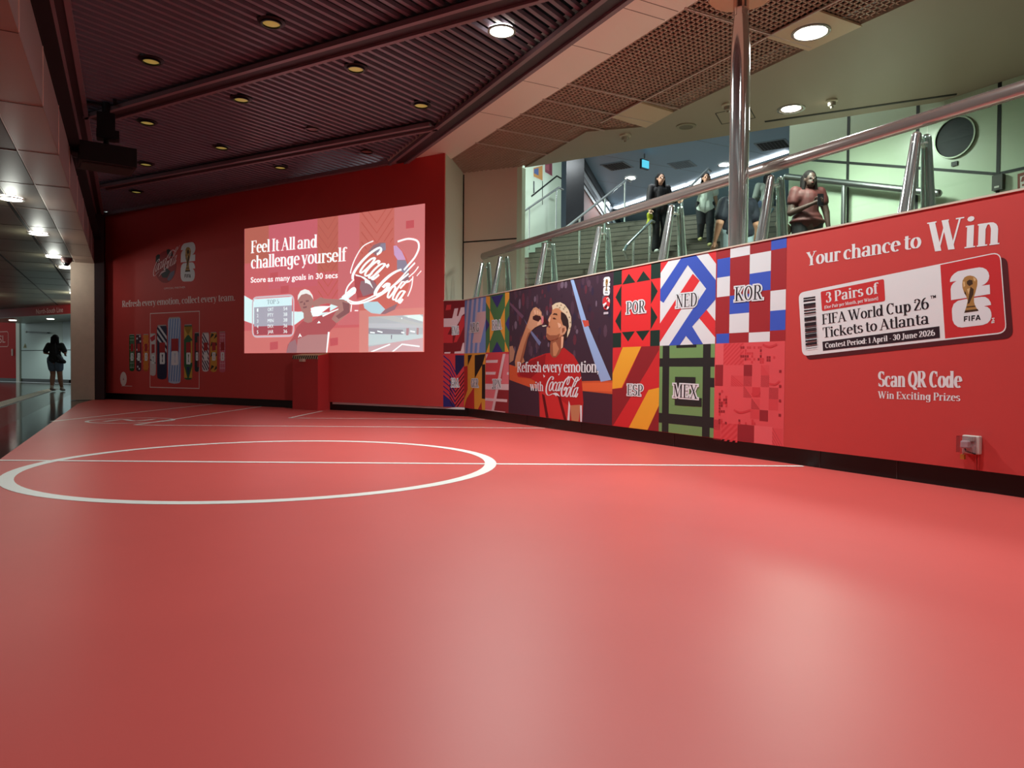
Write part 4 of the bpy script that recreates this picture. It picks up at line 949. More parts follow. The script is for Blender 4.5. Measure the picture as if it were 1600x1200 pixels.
# NED
t, A = panel(PR, 'NED', A_of(1030.7), A_of(1117), 1, 'white panel with blue chevrons and red stripes, lettered NED', CW)
rd, bl = m_(222, 52, 58), m_(62, 88, 190)
A.pp([(455, 232), (492, 270), (278, 600), (278, 500)], rd, K2); A.pp([(520, 415), (580, 490), (580, 580), (487, 468)], rd, K2)
A.pp([(280, 165), (332, 152), (280, 232)], rd, K2); A.pp([(526, 108), (584, 92), (584, 185)], rd, K2)
A.pp([(280, 318), (400, 138), (465, 122), (583, 272), (583, 362), (562, 358), (428, 186), (298, 388), (280, 375)], bl, K2)
A.pp([(525, 315), (583, 272), (583, 362), (452, 515), (512, 612), (458, 612), (418, 565), (385, 615), (326, 618)], bl, K2)
A.b.build('print', t); code(t, PR, 'NED', (365, 415), (482, 405), (365, 345), K2)
# KOR
t, A = panel(PR, 'KOR', A_of(1117), A_of(1226.5), 1, 'panel of red, blue and white checks, lettered KOR', m_(162, 42, 48))
xs = (583, 652, 757, 870, 956); bw_ = m_(62, 90, 196)
for i, cells in enumerate((((150, 250, bw_), (250, 355, CW), (553, 640, bw_)), ((60, 140, CW), (345, 445, bw_), (445, 548, CW)), ((120, 225, CW), (225, 325, bw_), (545, 640, CW)), ((0, 100, bw_), (320, 428, CW), (428, 535, bw_)))):
    xm = (xs[i]+xs[i+1])/2; aa, ab = PR.px(*K2(xs[i], 400))[0], PR.px(*K2(xs[i+1], 400))[0]
    for y0, y1, m in cells: A.poly([(aa, PR.px(*K2(xm, y1))[1]), (ab, PR.px(*K2(xm, y1))[1]), (ab, PR.px(*K2(xm, y0))[1]), (aa, PR.px(*K2(xm, y0))[1])], m)
A.b.build('print', t); code(t, PR, 'KOR', (680, 380), (830, 368), (680, 305), K2)
# MEX
gm, dk = m_(116, 156, 98), m_(40, 40, 40)
t, A = panel(PR, 'MEX', A_of(1030.7), A_of(1117), 0, 'green panel with charcoal grid bars and squares, lettered MEX', gm)
def rk(x0, y0, x1, y1, m):
    aa, ab = PR.px(*K2(x0, 800))[0], PR.px(*K2(x1, 800))[0]; xm = (x0+x1)/2; A.rect(aa, PR.px(*K2(xm, y1))[1], ab, PR.px(*K2(xm, y0))[1], m)
rk(275, 683, 585, 730, dk); rk(268, 990, 585, 1045, dk); rk(292, 600, 328, 1180, dk); rk(508, 600, 549, 1180, dk); rk(365, 600, 472, 628, dk)
rk(575, 840, 545, 840, dk); rk(545, 790, 585, 840, dk); rk(360, 785, 470, 940, dk); rk(388, 822, 443, 890, gm); rk(360, 895, 505, 940, dk)
A.b.build('print', t); code(t, PR, 'MEX', (350, 893), (482, 903), (350, 822), K2)
# abstract tonal panel
t, A = panel(PR, '', A_of(1117), A_of(1226.5), 0, 'panel of tonal red and pink patchwork patterns without lettering', m_(222, 84, 90))
A.step = .00003; a0, b0, a1, b1 = A.clip; K13 = crop(1115, 530, 7.0588)
def ra(x0, y0, x1, y1, m):
    aa, ab = PR.px(*K13(x0, 600))[0], PR.px(*K13(x1, 600))[0]; xm = (x0+x1)/2; A.rect(aa, PR.px(*K13(xm, y1))[1], ab, PR.px(*K13(xm, y0))[1], m)
    return aa, PR.px(*K13(xm, y1))[1], ab, PR.px(*K13(xm, y0))[1]
r1, r2, r3 = m_(208, 60, 68), m_(150, 40, 48), m_(228, 98, 104)
def hatch(x0, y0, x1, y1, m, n, w, sgn=1):
    q = ra(x0, y0, x1, y1, m_(216, 76, 82)); old = A.clip; A.clip = q; W_, H_ = q[2]-q[0], q[3]-q[1]
    for i in range(-n, n+1):
        s = q[1]+H_*i/n
        pts = [(q[0], s), (q[2], s+H_*sgn), (q[2], s+H_*sgn+w*H_/n), (q[0], s+w*H_/n)]
        A.poly(pts, m)
    A.clip = old; A.up()
for q in ((105, 45, 330, 285, r1, 5, .45), (520, 285, 610, 400, r1, 7, .4, -1), (520, 400, 612, 528, r2, 6, .4), (328, 405, 420, 520, r2, 12, .45), (330, 525, 420, 645, r2, 6, .4, -1), (190, 400, 330, 520, r1, 5, .5, -1), (612, 535, 715, 660, r2, 11, .5), (418, 655, 512, 775, r2, 12, .5, -1), (610, 662, 715, 785, r1, 6, .45), (410, 780, 510, 880, r1, 6, .45), (90, 930, 270, 1130, r1, 3, .5), (5, 890, 80, 1000, r2, 10, .5), (655, 985, 770, 1180, r2, 4, .12, -1), (5, 1005, 85, 1110, r1, 5, .4)): hatch(*q)
for q in ((330, 283, 422, 405), (15, 283, 102, 515), (512, 783, 605, 905), (272, 945, 458, 1130)): ra(*q, r2)
for q in ((15, 45, 105, 283), (455, 960, 655, 1160), (425, 530, 515, 640)): ra(*q, r3 if q[0] != 425 else r1)
for cx, cy, nx_, ny in ((290, 80, 11, 3), (580, 155, 4, 2), (60, 560, 4, 6), (280, 885, 9, 1)):
    for i in range(nx_):
        for j in range(ny*2):
            if random.random() < .42: x = cx+i*24; y = cy+j*32; ra(x, y, x+20, y+26, r2 if random.random() < .4 else r1)
for y in (355, 520, 680, 838): ra(722, y-15, 748, y+15, r2)
for p in ([(545, 60), (620, 85), (700, 55)], [(225, 780), (300, 810), (410, 780)], [(420, 600), (470, 618), (515, 590)], [(615, 490), (680, 500), (730, 460)]):
    for q in ribbon(spline([PR.px(*K13(*s)) for s in p]), .012, .016): A.poly(q, r1)
A.b.build('print', t)
# BRA / ARG / GER / JPN
xARG, xBRA, xPH = A_of(726.5), A_of(759), A_of(795.7)
a759 = PR.px(*K8(436, 400))[0]; xBRA = a759; xPH = PR.px(*K8(668, 400))[0]
t, A = panel(PR, 'ARG', 9.9-9.86, xBRA, 1, 'light blue panel with tilted pale stripes, lettered ARG', m_(120, 150, 212)); pal = m_(196, 186, 214)
for x in (255, 300, 345, 390): A.pp([(x, 50-(x-255)*.1), (x+22, 48-(x-255)*.1), (x-22, 600), (x-44, 600)], pal, K8)
A.pp([(352, 178), (436, 165), (436, 250), (385, 475), (305, 480)], m_(220, 184, 190), K8); A.b.build('print', t); code(t, PR, 'ARG', (278, 373), (370, 368), (278, 285), K8)
t, A = panel(PR, 'BRA', xBRA, xPH, 1, 'green, yellow and navy panel with crossing diagonals, lettered BRA', m_(72, 118, 72)); yb, nv = m_(232, 160, 60), m_(52, 46, 116)
for pts, m in (([(430, 20), (480, 20), (480, 155), (436, 72)], yb), ([(477, 150), (540, 300), (477, 465)], yb), ([(626, 130), (560, 300), (626, 460)], yb), ([(490, 22), (612, 0), (550, 135)], nv), ([(490, 590), (617, 590), (548, 465)], nv), ([(436, 230), (475, 300), (436, 375)], nv), ([(670, 205), (630, 290), (670, 372)], nv), ([(436, 590), (475, 470), (475, 590)], yb), ([(626, 460), (668, 570), (668, 590), (626, 590)], yb), ([(628, -20), (670, -20), (670, 40), (628, 130)], yb)): A.pp(pts, m, K8)
A.b.build('print', t); code(t, PR, 'BRA', (500, 350), (594, 340), (500, 262), K8)
t, A = panel(PR, 'GER', 9.9-9.86, xBRA, 0, 'yellow, black and red panel with steep diagonals, lettered GER', m_(230, 164, 62)); bk = m_(34, 26, 26); rg = m_(192, 48, 50)
for pts, m in (([(260, 600), (302, 596), (260, 705)], bk), ([(328, 600), (434, 588), (405, 690), (328, 830)], bk), ([(400, 692), (431, 690), (431, 1032), (398, 1028)], bk), ([(224, 712), (258, 705), (258, 940), (224, 1040)], rg), ([(322, 915), (325, 1150), (224, 1120), (248, 1030)], rg), ([(395, 1060), (400, 1150), (352, 1150)], rg)): A.pp(pts, m, K8)
A.b.build('print', t); code(t, PR, 'GER', (292, 915), (367, 916), (292, 836), K8)
t, A = panel(PR, 'JPN', xBRA, xPH, 0, 'rose and red panel crossed by pale bars, lettered JPN', m_(208, 70, 76)); pk = m_(222, 116, 126); wp_ = m_(224, 196, 202)
for pts, m in (([(430, 935), (550, 940), (500, 1160), (430, 1160)], pk), ([(548, 945), (670, 945), (670, 1180), (505, 1180)], m_(140, 42, 48)), ([(630, 590), (670, 590), (670, 890), (590, 880)], pk), ([(440, 650), (557, 646), (553, 675), (438, 676)], wp_), ([(436, 765), (537, 764), (532, 792), (436, 792)], wp_), ([(606, 588), (632, 586), (518, 1150), (494, 1146)], wp_), ([(430, 882), (670, 886), (670, 945), (430, 938)], wp_), ([(430, 1022), (650, 1036), (648, 1064), (430, 1048)], wp_), ([(430, 1136), (630, 1158), (628, 1180), (430, 1150)], wp_), ([(648, 768), (670, 768), (670, 795), (645, 793)], wp_), ([(440, 590), (460, 590), (440, 640)], wp_)): A.pp(pts, m, K8)
A.b.build('print', t); code(t, PR, 'JPN', (502, 925), (590, 925), (502, 842), K8)
t, A = panel(PC, 'ENG', 0.005, LC, 1, 'maroon, red and pale pink panel with broken bars, lettered ENG', m_(124, 34, 40)); rr1 = m_(200, 54, 60)
pcp = lambda pts, m: (A.poly([PC.px(*K8(*p)) for p in pts], m), A.up())
for pts, m in (([(15, 238), (105, 236), (128, 140), (165, 136), (150, 215), (165, 213), (190, 130), (232, 125), (232, 185), (200, 210), (180, 260), (150, 310), (110, 320), (15, 322)], wp_), ([(15, 325), (95, 322), (60, 395), (110, 400), (110, 480), (15, 480)], rr1), ([(200, 215), (232, 210), (232, 290), (190, 390), (150, 470), (120, 475), (160, 330)], rr1), ([(50, 105), (95, 100), (90, 150), (40, 158)], rr1), ([(30, 570), (90, 568), (75, 608), (22, 612)], wp_), ([(120, 612), (130, 565), (190, 560), (210, 480), (232, 475), (232, 604)], wp_)): pcp(pts, m)
A.b.build('print', t); code(t, PC, 'ENG', (103, 396), (172, 393), (103, 318), K8)
t, A = panel(PC, 'FRA', 0.005, LC, 0, 'red panel with navy chevron stripes, lettered FRA', m_(200, 58, 66)); nb = m_(48, 42, 108)
pcp([(135, 600), (232, 600), (232, 690), (150, 805), (135, 770)], m_(40, 34, 76)); pcp([(10, 980), (85, 1040), (130, 1110), (10, 1110)], nb)
for i in range(9):
    y0 = 640+i*50
    for q in ribbon([PC.px(*K8(x, y)) for x, y in ((12, y0-40), (80, y0+18), (135, y0+125))], .016, .02): A.poly(q, nb)
for i in range(7):
    y0 = 850+i*42
    for q in ribbon([PC.px(*K8(x, y)) for x, y in ((80, y0-45), (135, y0+35), (232, y0-100))], .016, .02): A.poly(q, m_(60, 20, 30))
A.b.build('print', t); code(t, PC, 'FRA', (96, 912), (174, 912), (96, 832), K8)

# --- script logo and 26 emblem as reusable outlines
SCR = [([(425, 310), (457, 265), (450, 215), (405, 190), (340, 250), (270, 375), (222, 530), (206, 690), (225, 800), (275, 858), (340, 850), (420, 812), (500, 788)], 52, 20, 0),
 ([(430, 375), (370, 430), (322, 560), (322, 680), (355, 700), (405, 620), (442, 500), (448, 410)], 42, 16, 1), ([(560, 440), (572, 395), (530, 392), (470, 500), (442, 630), (470, 705), (525, 680), (580, 610)], 42, 16, 0),
 ([(690, 385), (620, 430), (570, 560), (560, 690), (600, 700), (660, 600), (700, 480), (706, 400)], 40, 16, 1), ([(722, 390), (665, 560), (640, 690), (680, 690), (728, 580)], 42, 14, 0), ([(752, 372), (800, 402)], 46, 46, 0), ([(762, 400), (806, 400)], 30, 34, 0),
 ([(1010, 210), (930, 280), (850, 400), (790, 560), (755, 720), (760, 840), (795, 895), (850, 870), (900, 790), (936, 680), (925, 580), (885, 590), (845, 690)], 62, 20, 0),
 ([(1030, 205), (975, 330), (948, 440), (975, 480), (1022, 410), (1048, 290), (1085, 210), (1130, 220), (1180, 275), (1225, 340)], 30, 40, 0), ([(1050, 225), (1010, 190), (940, 270)], 30, 34, 0),
 ([(1225, 340), (1262, 362), (1320, 350), (1395, 300), (1452, 205)], 18, 30, 0),
 ([(1055, 560), (985, 610), (928, 760), (922, 890), (960, 905), (1015, 800), (1060, 680), (1070, 590)], 46, 18, 1),
 ([(1200, 560), (1285, 400), (1342, 280), (1340, 215), (1290, 225), (1235, 330), (1165, 500), (1100, 680), (1070, 830), (1085, 910), (1135, 880)], 44, 16, 0),
 ([(1300, 585), (1230, 640), (1172, 790), (1162, 900), (1205, 905), (1270, 790), (1318, 670), (1325, 600)], 46, 18, 1), ([(1352, 570), (1285, 760), (1250, 900), (1285, 920), (1340, 790)], 46, 14, 0)]
SWSH = [(440, 800), (500, 772), (560, 768), (615, 795), (660, 850), (708, 912), (650, 885), (590, 862), (575, 870), (558, 912), (545, 880), (515, 850), (450, 822)]
def aff(src, dst):
    M = Matrix(((src[0][0], src[0][1], 1), (src[1][0], src[1][1], 1), (src[2][0], src[2][1], 1))).inverted()
    cx = M @ Vector([d[0] for d in dst]); cy = M @ Vector([d[1] for d in dst])
    return lambda p: (cx[0]*p[0]+cx[1]*p[1]+cx[2], cy[0]*p[0]+cy[1]*p[1]+cy[2])
def script_logo(A, f, m, fat=1.0, swash=True, cut=None):
    for pts, T, t, cl in SCR:
        sp = spline(pts, 4, bool(cl))
        for q in ribbon(sp, T*fat, t*fat, closed=bool(cl)): A.poly([f(p) for p in q], m)
        A.off += .0001
    if swash: A.poly([f(p) for p in SWSH], m)
E2 = [(148, 408), (150, 370), (172, 320), (215, 275), (270, 240), (440, 205), (600, 178), (660, 183), (715, 210), (748, 255), (762, 310), (755, 360), (730, 405), (690, 440), (640, 465), (768, 448), (775, 595), (470, 645), (165, 690), (158, 520), (168, 470), (200, 425), (250, 390)]
E6 = [(187, 1000), (178, 870), (180, 820), (205, 750), (270, 700), (400, 672), (640, 638), (700, 640), (750, 672), (782, 720), (790, 765), (680, 785), (735, 798), (772, 830), (792, 880), (797, 940), (780, 1000), (735, 1050), (660, 1078), (500, 1098), (330, 1118), (270, 1108), (215, 1065)]
TRO = [(340, 440), (345, 385), (375, 335), (420, 312), (465, 305), (520, 318), (560, 350), (576, 385), (575, 450), (548, 560), (522, 640), (524, 720), (545, 790), (595, 858), (370, 890), (402, 800), (425, 700), (405, 640), (368, 570), (345, 500)]
def emblem(A, f, gold=True, small=False):
    A.poly([f(p) for p in E2], CW); A.poly([f(p) for p in E6], CW); A.up(2)
    gd, gk, gl_ = m_(168, 124, 68), m_(66, 44, 28), m_(214, 180, 128)
    A.poly([f(p) for p in TRO], gd if gold else CK); A.up()
    if gold:
        for p, m in (([(410, 400), (450, 370), (500, 380), (505, 440), (450, 470), (415, 440)], gk), ([(350, 400), (380, 400), (385, 470), (360, 490)], gl_), ([(470, 480), (520, 520), (515, 600), (450, 740), (420, 750), (440, 650)], gk), ([(510, 330), (555, 360), (540, 400), (520, 380)], gl_), ([(375, 590), (405, 620), (400, 580), (380, 540)], gk), ([(405, 790), (545, 775), (552, 792), (400, 808)], gk), ([(385, 850), (580, 828), (596, 858), (370, 890)], gk), ([(415, 520), (460, 500), (440, 600)], gl_)):
            A.poly([f(q) for q in p], m)
        A.up()
    # FIFA block letters
    def L(x0, segs, sl=-.10):
        for s in segs: A.poly([f((x0+x, 1025-y+(x0+x-365)*sl)) for x, y in s], CK)
    bar = lambda x0, y0, x1, y1: [(x0, y0), (x1, y0), (x1, y1), (x0, y1)]
    L(365, [bar(0, 0, 20, 82), bar(20, 62, 60, 82), bar(20, 28, 52, 46)]); L(440, [bar(0, 0, 20, 82)]); L(482, [bar(0, 0, 20, 82), bar(20, 62, 60, 82), bar(20, 28, 52, 46)])
    L(545, [[(0, 0), (22, 0), (52, 82), (32, 82)], [(62, 0), (84, 0), (54, 82), (32, 82)], bar(22, 16, 62, 32)])
    A.up()

# --- photographic advert on the low wall
ph0, ph1 = xPH, A_of(957.5)
t, A = panel(PR, '', ph0, ph1, None, 'advert photo of a blond young man in a red shirt drinking from a bottle', m_(62, 42, 56), 'advert_panel'); del t['group']
random.seed(3)
for i in range(150):
    a_ = random.uniform(ph0, ph1); b_ = random.uniform(.75, ZT1); r_ = random.uniform(.012, .04); s_ = random.uniform(1, 2.4)
    c_ = random.choice([(76, 52, 68), (54, 36, 50), (88, 62, 78), (70, 40, 56), (96, 44, 58), (52, 40, 62), (112, 92, 110)])
    A.poly([(a_+r_*cos(pi*k/4), b_+r_*s_*sin(pi*k/4)) for k in range(8)], m_(*c_)); A.off += .00001
A.pp([(535, 690), (600, 710), (700, 790), (1060, 810), (1292, 805), (1292, 905), (1050, 895), (700, 870), (535, 800)], m_(206, 88, 52), K1)
A.pp([(1060, 825), (1292, 820), (1292, 885), (1060, 880)], m_(224, 104, 60), K1)
A.pp([(1055, 880), (1292, 905), (1292, 1150), (535, 1070), (535, 800), (700, 860)], m_(66, 40, 54), K1)
A.pp([(975, 75), (1000, 80), (1100, 400), (1270, 800), (1195, 815), (1075, 450)], m_(150, 176, 222), K1); A.pp([(1060, 370), (1105, 372), (1112, 410), (1078, 420)], m_(200, 80, 66), K1)
A.pp([(640, 360), (690, 440), (765, 530), (752, 555), (700, 480)], m_(112, 118, 160), K1); A.pp([(540, 240), (640, 340), (628, 360), (540, 260)], m_(104, 70, 92), K1)
A.pp([(537, 560), (560, 555), (575, 600), (565, 660), (537, 680)], m_(176, 128, 104), K1)
A.b.build('backdrop', t)
K7b = crop(800, 460, 10.0); sk, sk2, sk3 = m_(196, 132, 96), m_(150, 88, 64), m_(226, 176, 146)
A = Art(PR, .0075); A.clip = (ph0, ZB1, ph1, ZT1)
shirt = m_(184, 38, 40)
A.pp([(690, 790), (720, 810), (750, 900), (755, 1070), (965, 1095), (1060, 1110), (1070, 965), (1058, 800), (1040, 690), (1000, 625), (930, 568), (880, 600), (800, 610), (690, 650), (590, 760), (600, 780)], shirt, K1)
A.pp([(760, 870), (830, 880), (975, 1000), (965, 1095), (755, 1070)], m_(206, 50, 50), K1); A.pp([(770, 900), (790, 910), (820, 1075), (800, 1075)], m_(96, 16, 22), K1); A.pp([(880, 900), (905, 920), (950, 1090), (930, 1090)], m_(110, 18, 24), K1)
A.pp([(600, 700), (700, 660), (800, 615), (790, 700), (690, 790), (610, 770)], m_(150, 28, 34), K1)
A.pp([(975, 985), (1050, 980), (1035, 1104), (985, 1098)], sk, K1); A.pp([(965, 950), (975, 985), (970, 1096), (955, 1094)], CW, K1); A.pp([(1046, 985), (1060, 985), (1060, 1108), (1048, 1106)], CW, K1)
A.pp([(780, 760), (795, 775), (785, 785)], CW, K1)
# neck, head
A.pp([(610, 730), (700, 640), (800, 620), (815, 700), (805, 800), (745, 930), (690, 985), (640, 985), (600, 930), (600, 800)], sk2, K7b)
A.pp([(640, 760), (690, 740), (740, 850), (690, 960), (650, 960)], sk, K7b); A.pp([(775, 660), (812, 660), (800, 830), (770, 850)], sk3, K7b)
head = [(640, 200), (625, 300), (590, 345), (568, 405), (582, 440), (572, 470), (580, 495), (545, 520), (545, 600), (540, 660), (565, 700), (610, 725), (680, 715), (760, 660), (820, 620), (860, 540), (870, 400), (830, 280), (760, 200)]
A.pp(head, sk, K7b)
A.pp([(770, 270), (830, 300), (890, 420), (900, 520), (850, 700), (810, 720), (815, 640), (850, 560), (800, 470), (770, 380)], m_(50, 34, 34), K7b)
A.pp([(630, 175), (690, 135), (760, 122), (830, 160), (890, 240), (930, 350), (935, 480), (905, 600), (865, 680), (870, 600), (895, 500), (885, 400), (850, 320), (790, 270), (770, 250), (730, 215), (690, 215), (640, 240)], m_(218, 196, 168), K7b)
for x, y in ((700, 170), (760, 160), (800, 220), (850, 270), (890, 350), (905, 430), (900, 520), (740, 200), (820, 190)): A.pp([(x, y), (x+22, y-6), (x+26, y+18), (x+4, y+22)], m_(160, 134, 110), K7b)
A.pp([(765, 500), (800, 480), (850, 500), (862, 560), (830, 620), (790, 640), (760, 630)], m_(206, 150, 120), K7b); A.pp([(790, 530), (830, 520), (830, 570), (790, 610)], sk2, K7b)
A.pp([(640, 320), (665, 295), (710, 300), (718, 325), (670, 312)], m_(48, 30, 28), K7b); A.pp([(640, 370), (670, 360), (700, 385), (660, 388)], m_(86, 50, 40), K7b)
A.pp([(540, 600), (600, 640), (700, 640), (760, 610), (720, 690), (610, 728), (560, 700)], sk2, K7b); A.pp([(575, 480), (605, 500), (600, 520), (572, 505)], m_(140, 60, 56), K7b); A.pp([(575, 390), (600, 350), (615, 360), (600, 430), (582, 440)], sk3, K7b)
A.pp([(720, 440), (770, 460), (780, 500), (740, 530)], sk3, K7b)
A.b.build('drinking_man', t)
A = Art(PR, .0115); A.clip = (ph0, ZB1, ph1, ZT1)
A.pp([(310, 560), (250, 680), (200, 830), (180, 980), (200, 1050), (60, 1150), (50, 1050), (80, 920), (140, 730), (220, 520), (265, 400), (300, 420), (380, 500)], sk, K7b); A.pp([(300, 575), (250, 690), (190, 960), (150, 1080), (120, 1080), (190, 800), (260, 600)], sk2, K7b)
A.pp([(265, 400), (300, 280), (340, 215), (380, 198), (440, 240), (470, 280), (470, 330), (500, 340), (510, 400), (480, 470), (440, 480), (360, 520), (310, 565), (240, 520)], m_(206, 150, 118), K7b)
A.pp([(330, 345), (380, 320), (450, 340), (470, 400), (430, 430), (370, 410), (330, 390)], m_(60, 26, 30), K7b)
A.pp([(460, 380), (500, 340), (575, 440), (580, 480), (545, 470)], m_(70, 30, 30), K7b); A.pp([(470, 490), (540, 478), (545, 495), (490, 508)], m_(220, 206, 190), K7b)
for p in ([(345, 250), (375, 240), (385, 300), (360, 315)], [(390, 250), (420, 255), (420, 310), (400, 312)], [(430, 265), (455, 285), (450, 320), (432, 315)]): A.pp(p, sk3, K7b)
A.pp([(440, 400), (460, 390), (450, 470), (400, 490), (400, 460)], sk3, K7b); A.pp([(465, 340), (500, 350), (500, 430), (480, 470), (465, 430)], m_(214, 120, 130), K7b)
A.b.build('raised_arm', t)
serif(PR, 'Refresh every emotion,', (592, 745), (1185, 748), (592, 672), CW, t, 'slogan_lettering', .0145, cr=K1, T=.135, track=-.03)
serif(PR, 'with', (685, 878), (785, 882), (685, 812), CW, t, 'slogan_lettering', .0145, cr=K1, T=.135, track=-.03)
KS = crop(845, 580, 22.857); A = Art(PR, .0145); script_logo(A, lambda p: PR.px(*KS(*p)), CW); A.b.build('script_logo', t)
KE = crop(1470, 400, 10.0)
pe = lambda p: PR.px(*KE(*p))
KT = crop(925, 420, 15.0)
fe = aff([(150, 690), (775, 595), (187, 1000)], [PR.px(*KT(272, 408)), PR.px(*KT(432, 400)), PR.px(*KT(272, 560))])
A = Art(PR, .0145); emblem(A, fe); A.b.build('cup_emblem', t)
A = Art(PR, .0145); rd = m_(206, 50, 56); dkc = m_(40, 24, 30)
A.pp([(255, 800), (275, 690), (330, 648), (390, 650), (430, 720), (435, 800), (410, 920), (350, 965), (290, 940)], rd, KT)
fs = aff([(205, 700), (1340, 900), (1040, 200)], [PR.px(*KT(256, 860)), PR.px(*KT(430, 800)), PR.px(*KT(385, 670))])
A.pp([(345, 690), (390, 665), (430, 720), (425, 790), (380, 760)], m_(226, 206, 206), KT); A.pp([(300, 920), (340, 845), (375, 870), (345, 930)], dkc, KT); A.pp([(370, 700), (392, 690), (385, 740), (368, 750)], dkc, KT); A.pp([(265, 830), (345, 780), (355, 815), (280, 900)], CW, KT); A.pp([(350, 950), (372, 880), (415, 890), (390, 945)], CW, KT)
A.b.build('ball_emblem', t)
A = Art(PR, .0145); A.pp([(282, 1018), (392, 1010), (392, 1060), (282, 1070)], m_(196, 184, 196), KT); A.b.build('small_caption', t)

# --- prize slogan and ticket on the right part
M_pw = m_(230, 232, 236)
t = thing('slogan', PR.pt(PR.px(*K3(190, 485))[0], 1.5, .004), 'white printed slogan Your chance to Win on the red wrap', 'slogan')
serif(PR, 'Your chance to', (170, 487), (925, 365), (160, 400), M_pw, t, 'small_words', .004, cr=K3, T=.15, track=-.03)
serif(PR, 'Win', (962, 402), (1448, 342), (950, 205), M_pw, t, 'large_word', .004, cr=K3, T=.16, t=.04)
t = thing('slogan', PR.pt(PR.px(*K4(650, 360))[0], .5, .004), 'white printed words Scan QR Code, Win Exciting Prizes low on the red wrap', 'slogan')
serif(PR, 'Scan QR Code', (640, 270), (1192, 278), (640, 170), M_pw, t, 'bold_line', .004, cr=K4, T=.19, t=.05, track=-.02)
serif(PR, 'Win Exciting Prizes', (640, 347), (1182, 366), (640, 300), M_pw, t, 'light_line', .004, cr=K4, T=.15, t=.05)
t = thing('ticket_graphic', PR.pt(PR.px(*K3(700, 900))[0], .9, .004), 'large printed contest ticket with barcode and cup emblem on the red wrap', 'ticket graphic')
A = Art(PR, .003)
def rpoly(pts, r, k=5):
    out = []
    for i, p in enumerate(pts):
        a_, c_ = pts[i-1], pts[(i+1) % len(pts)]; u = Vector((a_[0]-p[0], a_[1]-p[1])).normalized(); v = Vector((c_[0]-p[0], c_[1]-p[1])).normalized()
        s0 = Vector(p)+u*r; s1 = Vector(p)+v*r
        for j in range(k+1):
            q = j/k; out.append(tuple(s0*(1-q)**2+Vector(p)*2*q*(1-q)+s1*q*q))
    return out
cs = [PR.px(*K3(*p)) for p in ((117, 664), (1447, 392), (1488, 928), (142, 1080))]
sh = [(a_+.035, b_-.03) for a_, b_ in cs]
A.poly(rpoly(sh, .05), m_(84, 26, 32)); A.up(2); A.poly(rpoly(cs, .05), M_pw); A.up(2)
ins = [PR.px(*K3(*p)) for p in ((1050, 480), (1441, 400), (1481, 920), (1082, 964))]
q = rpoly(ins, .045); q = [ins[0]]+q[6:18]+[ins[3]]
A.poly(q, m_(200, 48, 52)); A.up(2)
A.b.build('ticket_face', t)
A = Art(PR, .006); A.poly(rpoly([PR.px(*K3(*p)) for p in ((263, 656), (680, 572), (688, 717), (272, 785))], .014), m_(204, 52, 54)); A.b.build('red_badge', t)
A = Art(PR, .006); A.poly([PR.px(*K3(*p)) for p in ((275, 985), (1045, 883), (1049, 960), (279, 1045))], m_(44, 26, 36)); A.b.build('dark_bar', t)
serif(PR, '3 Pairs of', (297, 730), (642, 667), (292, 662), M_pw, t, 'badge_lettering', .008, cr=K3, T=.15)
serif(PR, '(One Pair per Month, per Winner)', (288, 769), (644, 709), (286, 748), M_pw, t, 'badge_lettering', .008, cr=K3, T=.13, t=.06)
serif(PR, 'FIFA World Cup 26', (272, 873), (980, 768), (268, 806), CK, t, 'ticket_lettering', .006, cr=K3, T=.125, t=.045, track=-.03)
serif(PR, 'Tickets to Atlanta', (278, 960), (980, 866), (274, 893), CK, t, 'ticket_lettering', .006, cr=K3, T=.125, t=.045, track=-.03)
sans(PR, 'TM', (986, 702), (1022, 696), (984, 683), CK, t, 'trademark', .007, cr=K3, bold=.02)
serif(PR, 'Contest Period: 1 April - 30 June 2026', (294, 1028), (1018, 944), (292, 994), M_pw, t, 'bar_lettering', .008, cr=K3, T=.16, t=.06)
K14 = crop(1240, 380, 6.6667); A = Art(PR, .006)
for y, w in ((562, 16), (586, 20), (598, 6), (625, 26), (655, 8), (667, 8), (690, 14), (700, 5), (718, 16), (745, 5), (768, 26), (792, 12), (808, 6), (826, 30), (850, 14), (872, 8), (888, 12), (903, 16), (930, 10), (944, 20), (966, 16), (990, 6), (1004, 14), (1016, 6), (1036, 20), (1052, 8), (1072, 5), (1092, 5)):
    xs_ = (y-562)*.055+4; A.pp([(100+xs_, y+8), (225+xs_*.8, y-9), (225+xs_*.8, y-9+w), (100+xs_, y+8+w)], CK, K14)
A.b.build('barcode', t)
A = Art(PR, .007); emblem(A, pe); A.b.build('cup_emblem', t)
A = Art(PR, .0065)
for p_ in ([(805, 1060), (840, 1058)], [(822, 1058), (822, 1012)]): pass
for p_ in ([(803, 1052), (803, 1024)], [(803, 1038), (842, 1036)], [(842, 1012), (803, 1014), (830, 995), (803, 975), (842, 972)]):
    for q in ribbon([pe(v) for v in p_], .006, .006): A.poly(q, M_pw)
A.b.build('trademark', t)

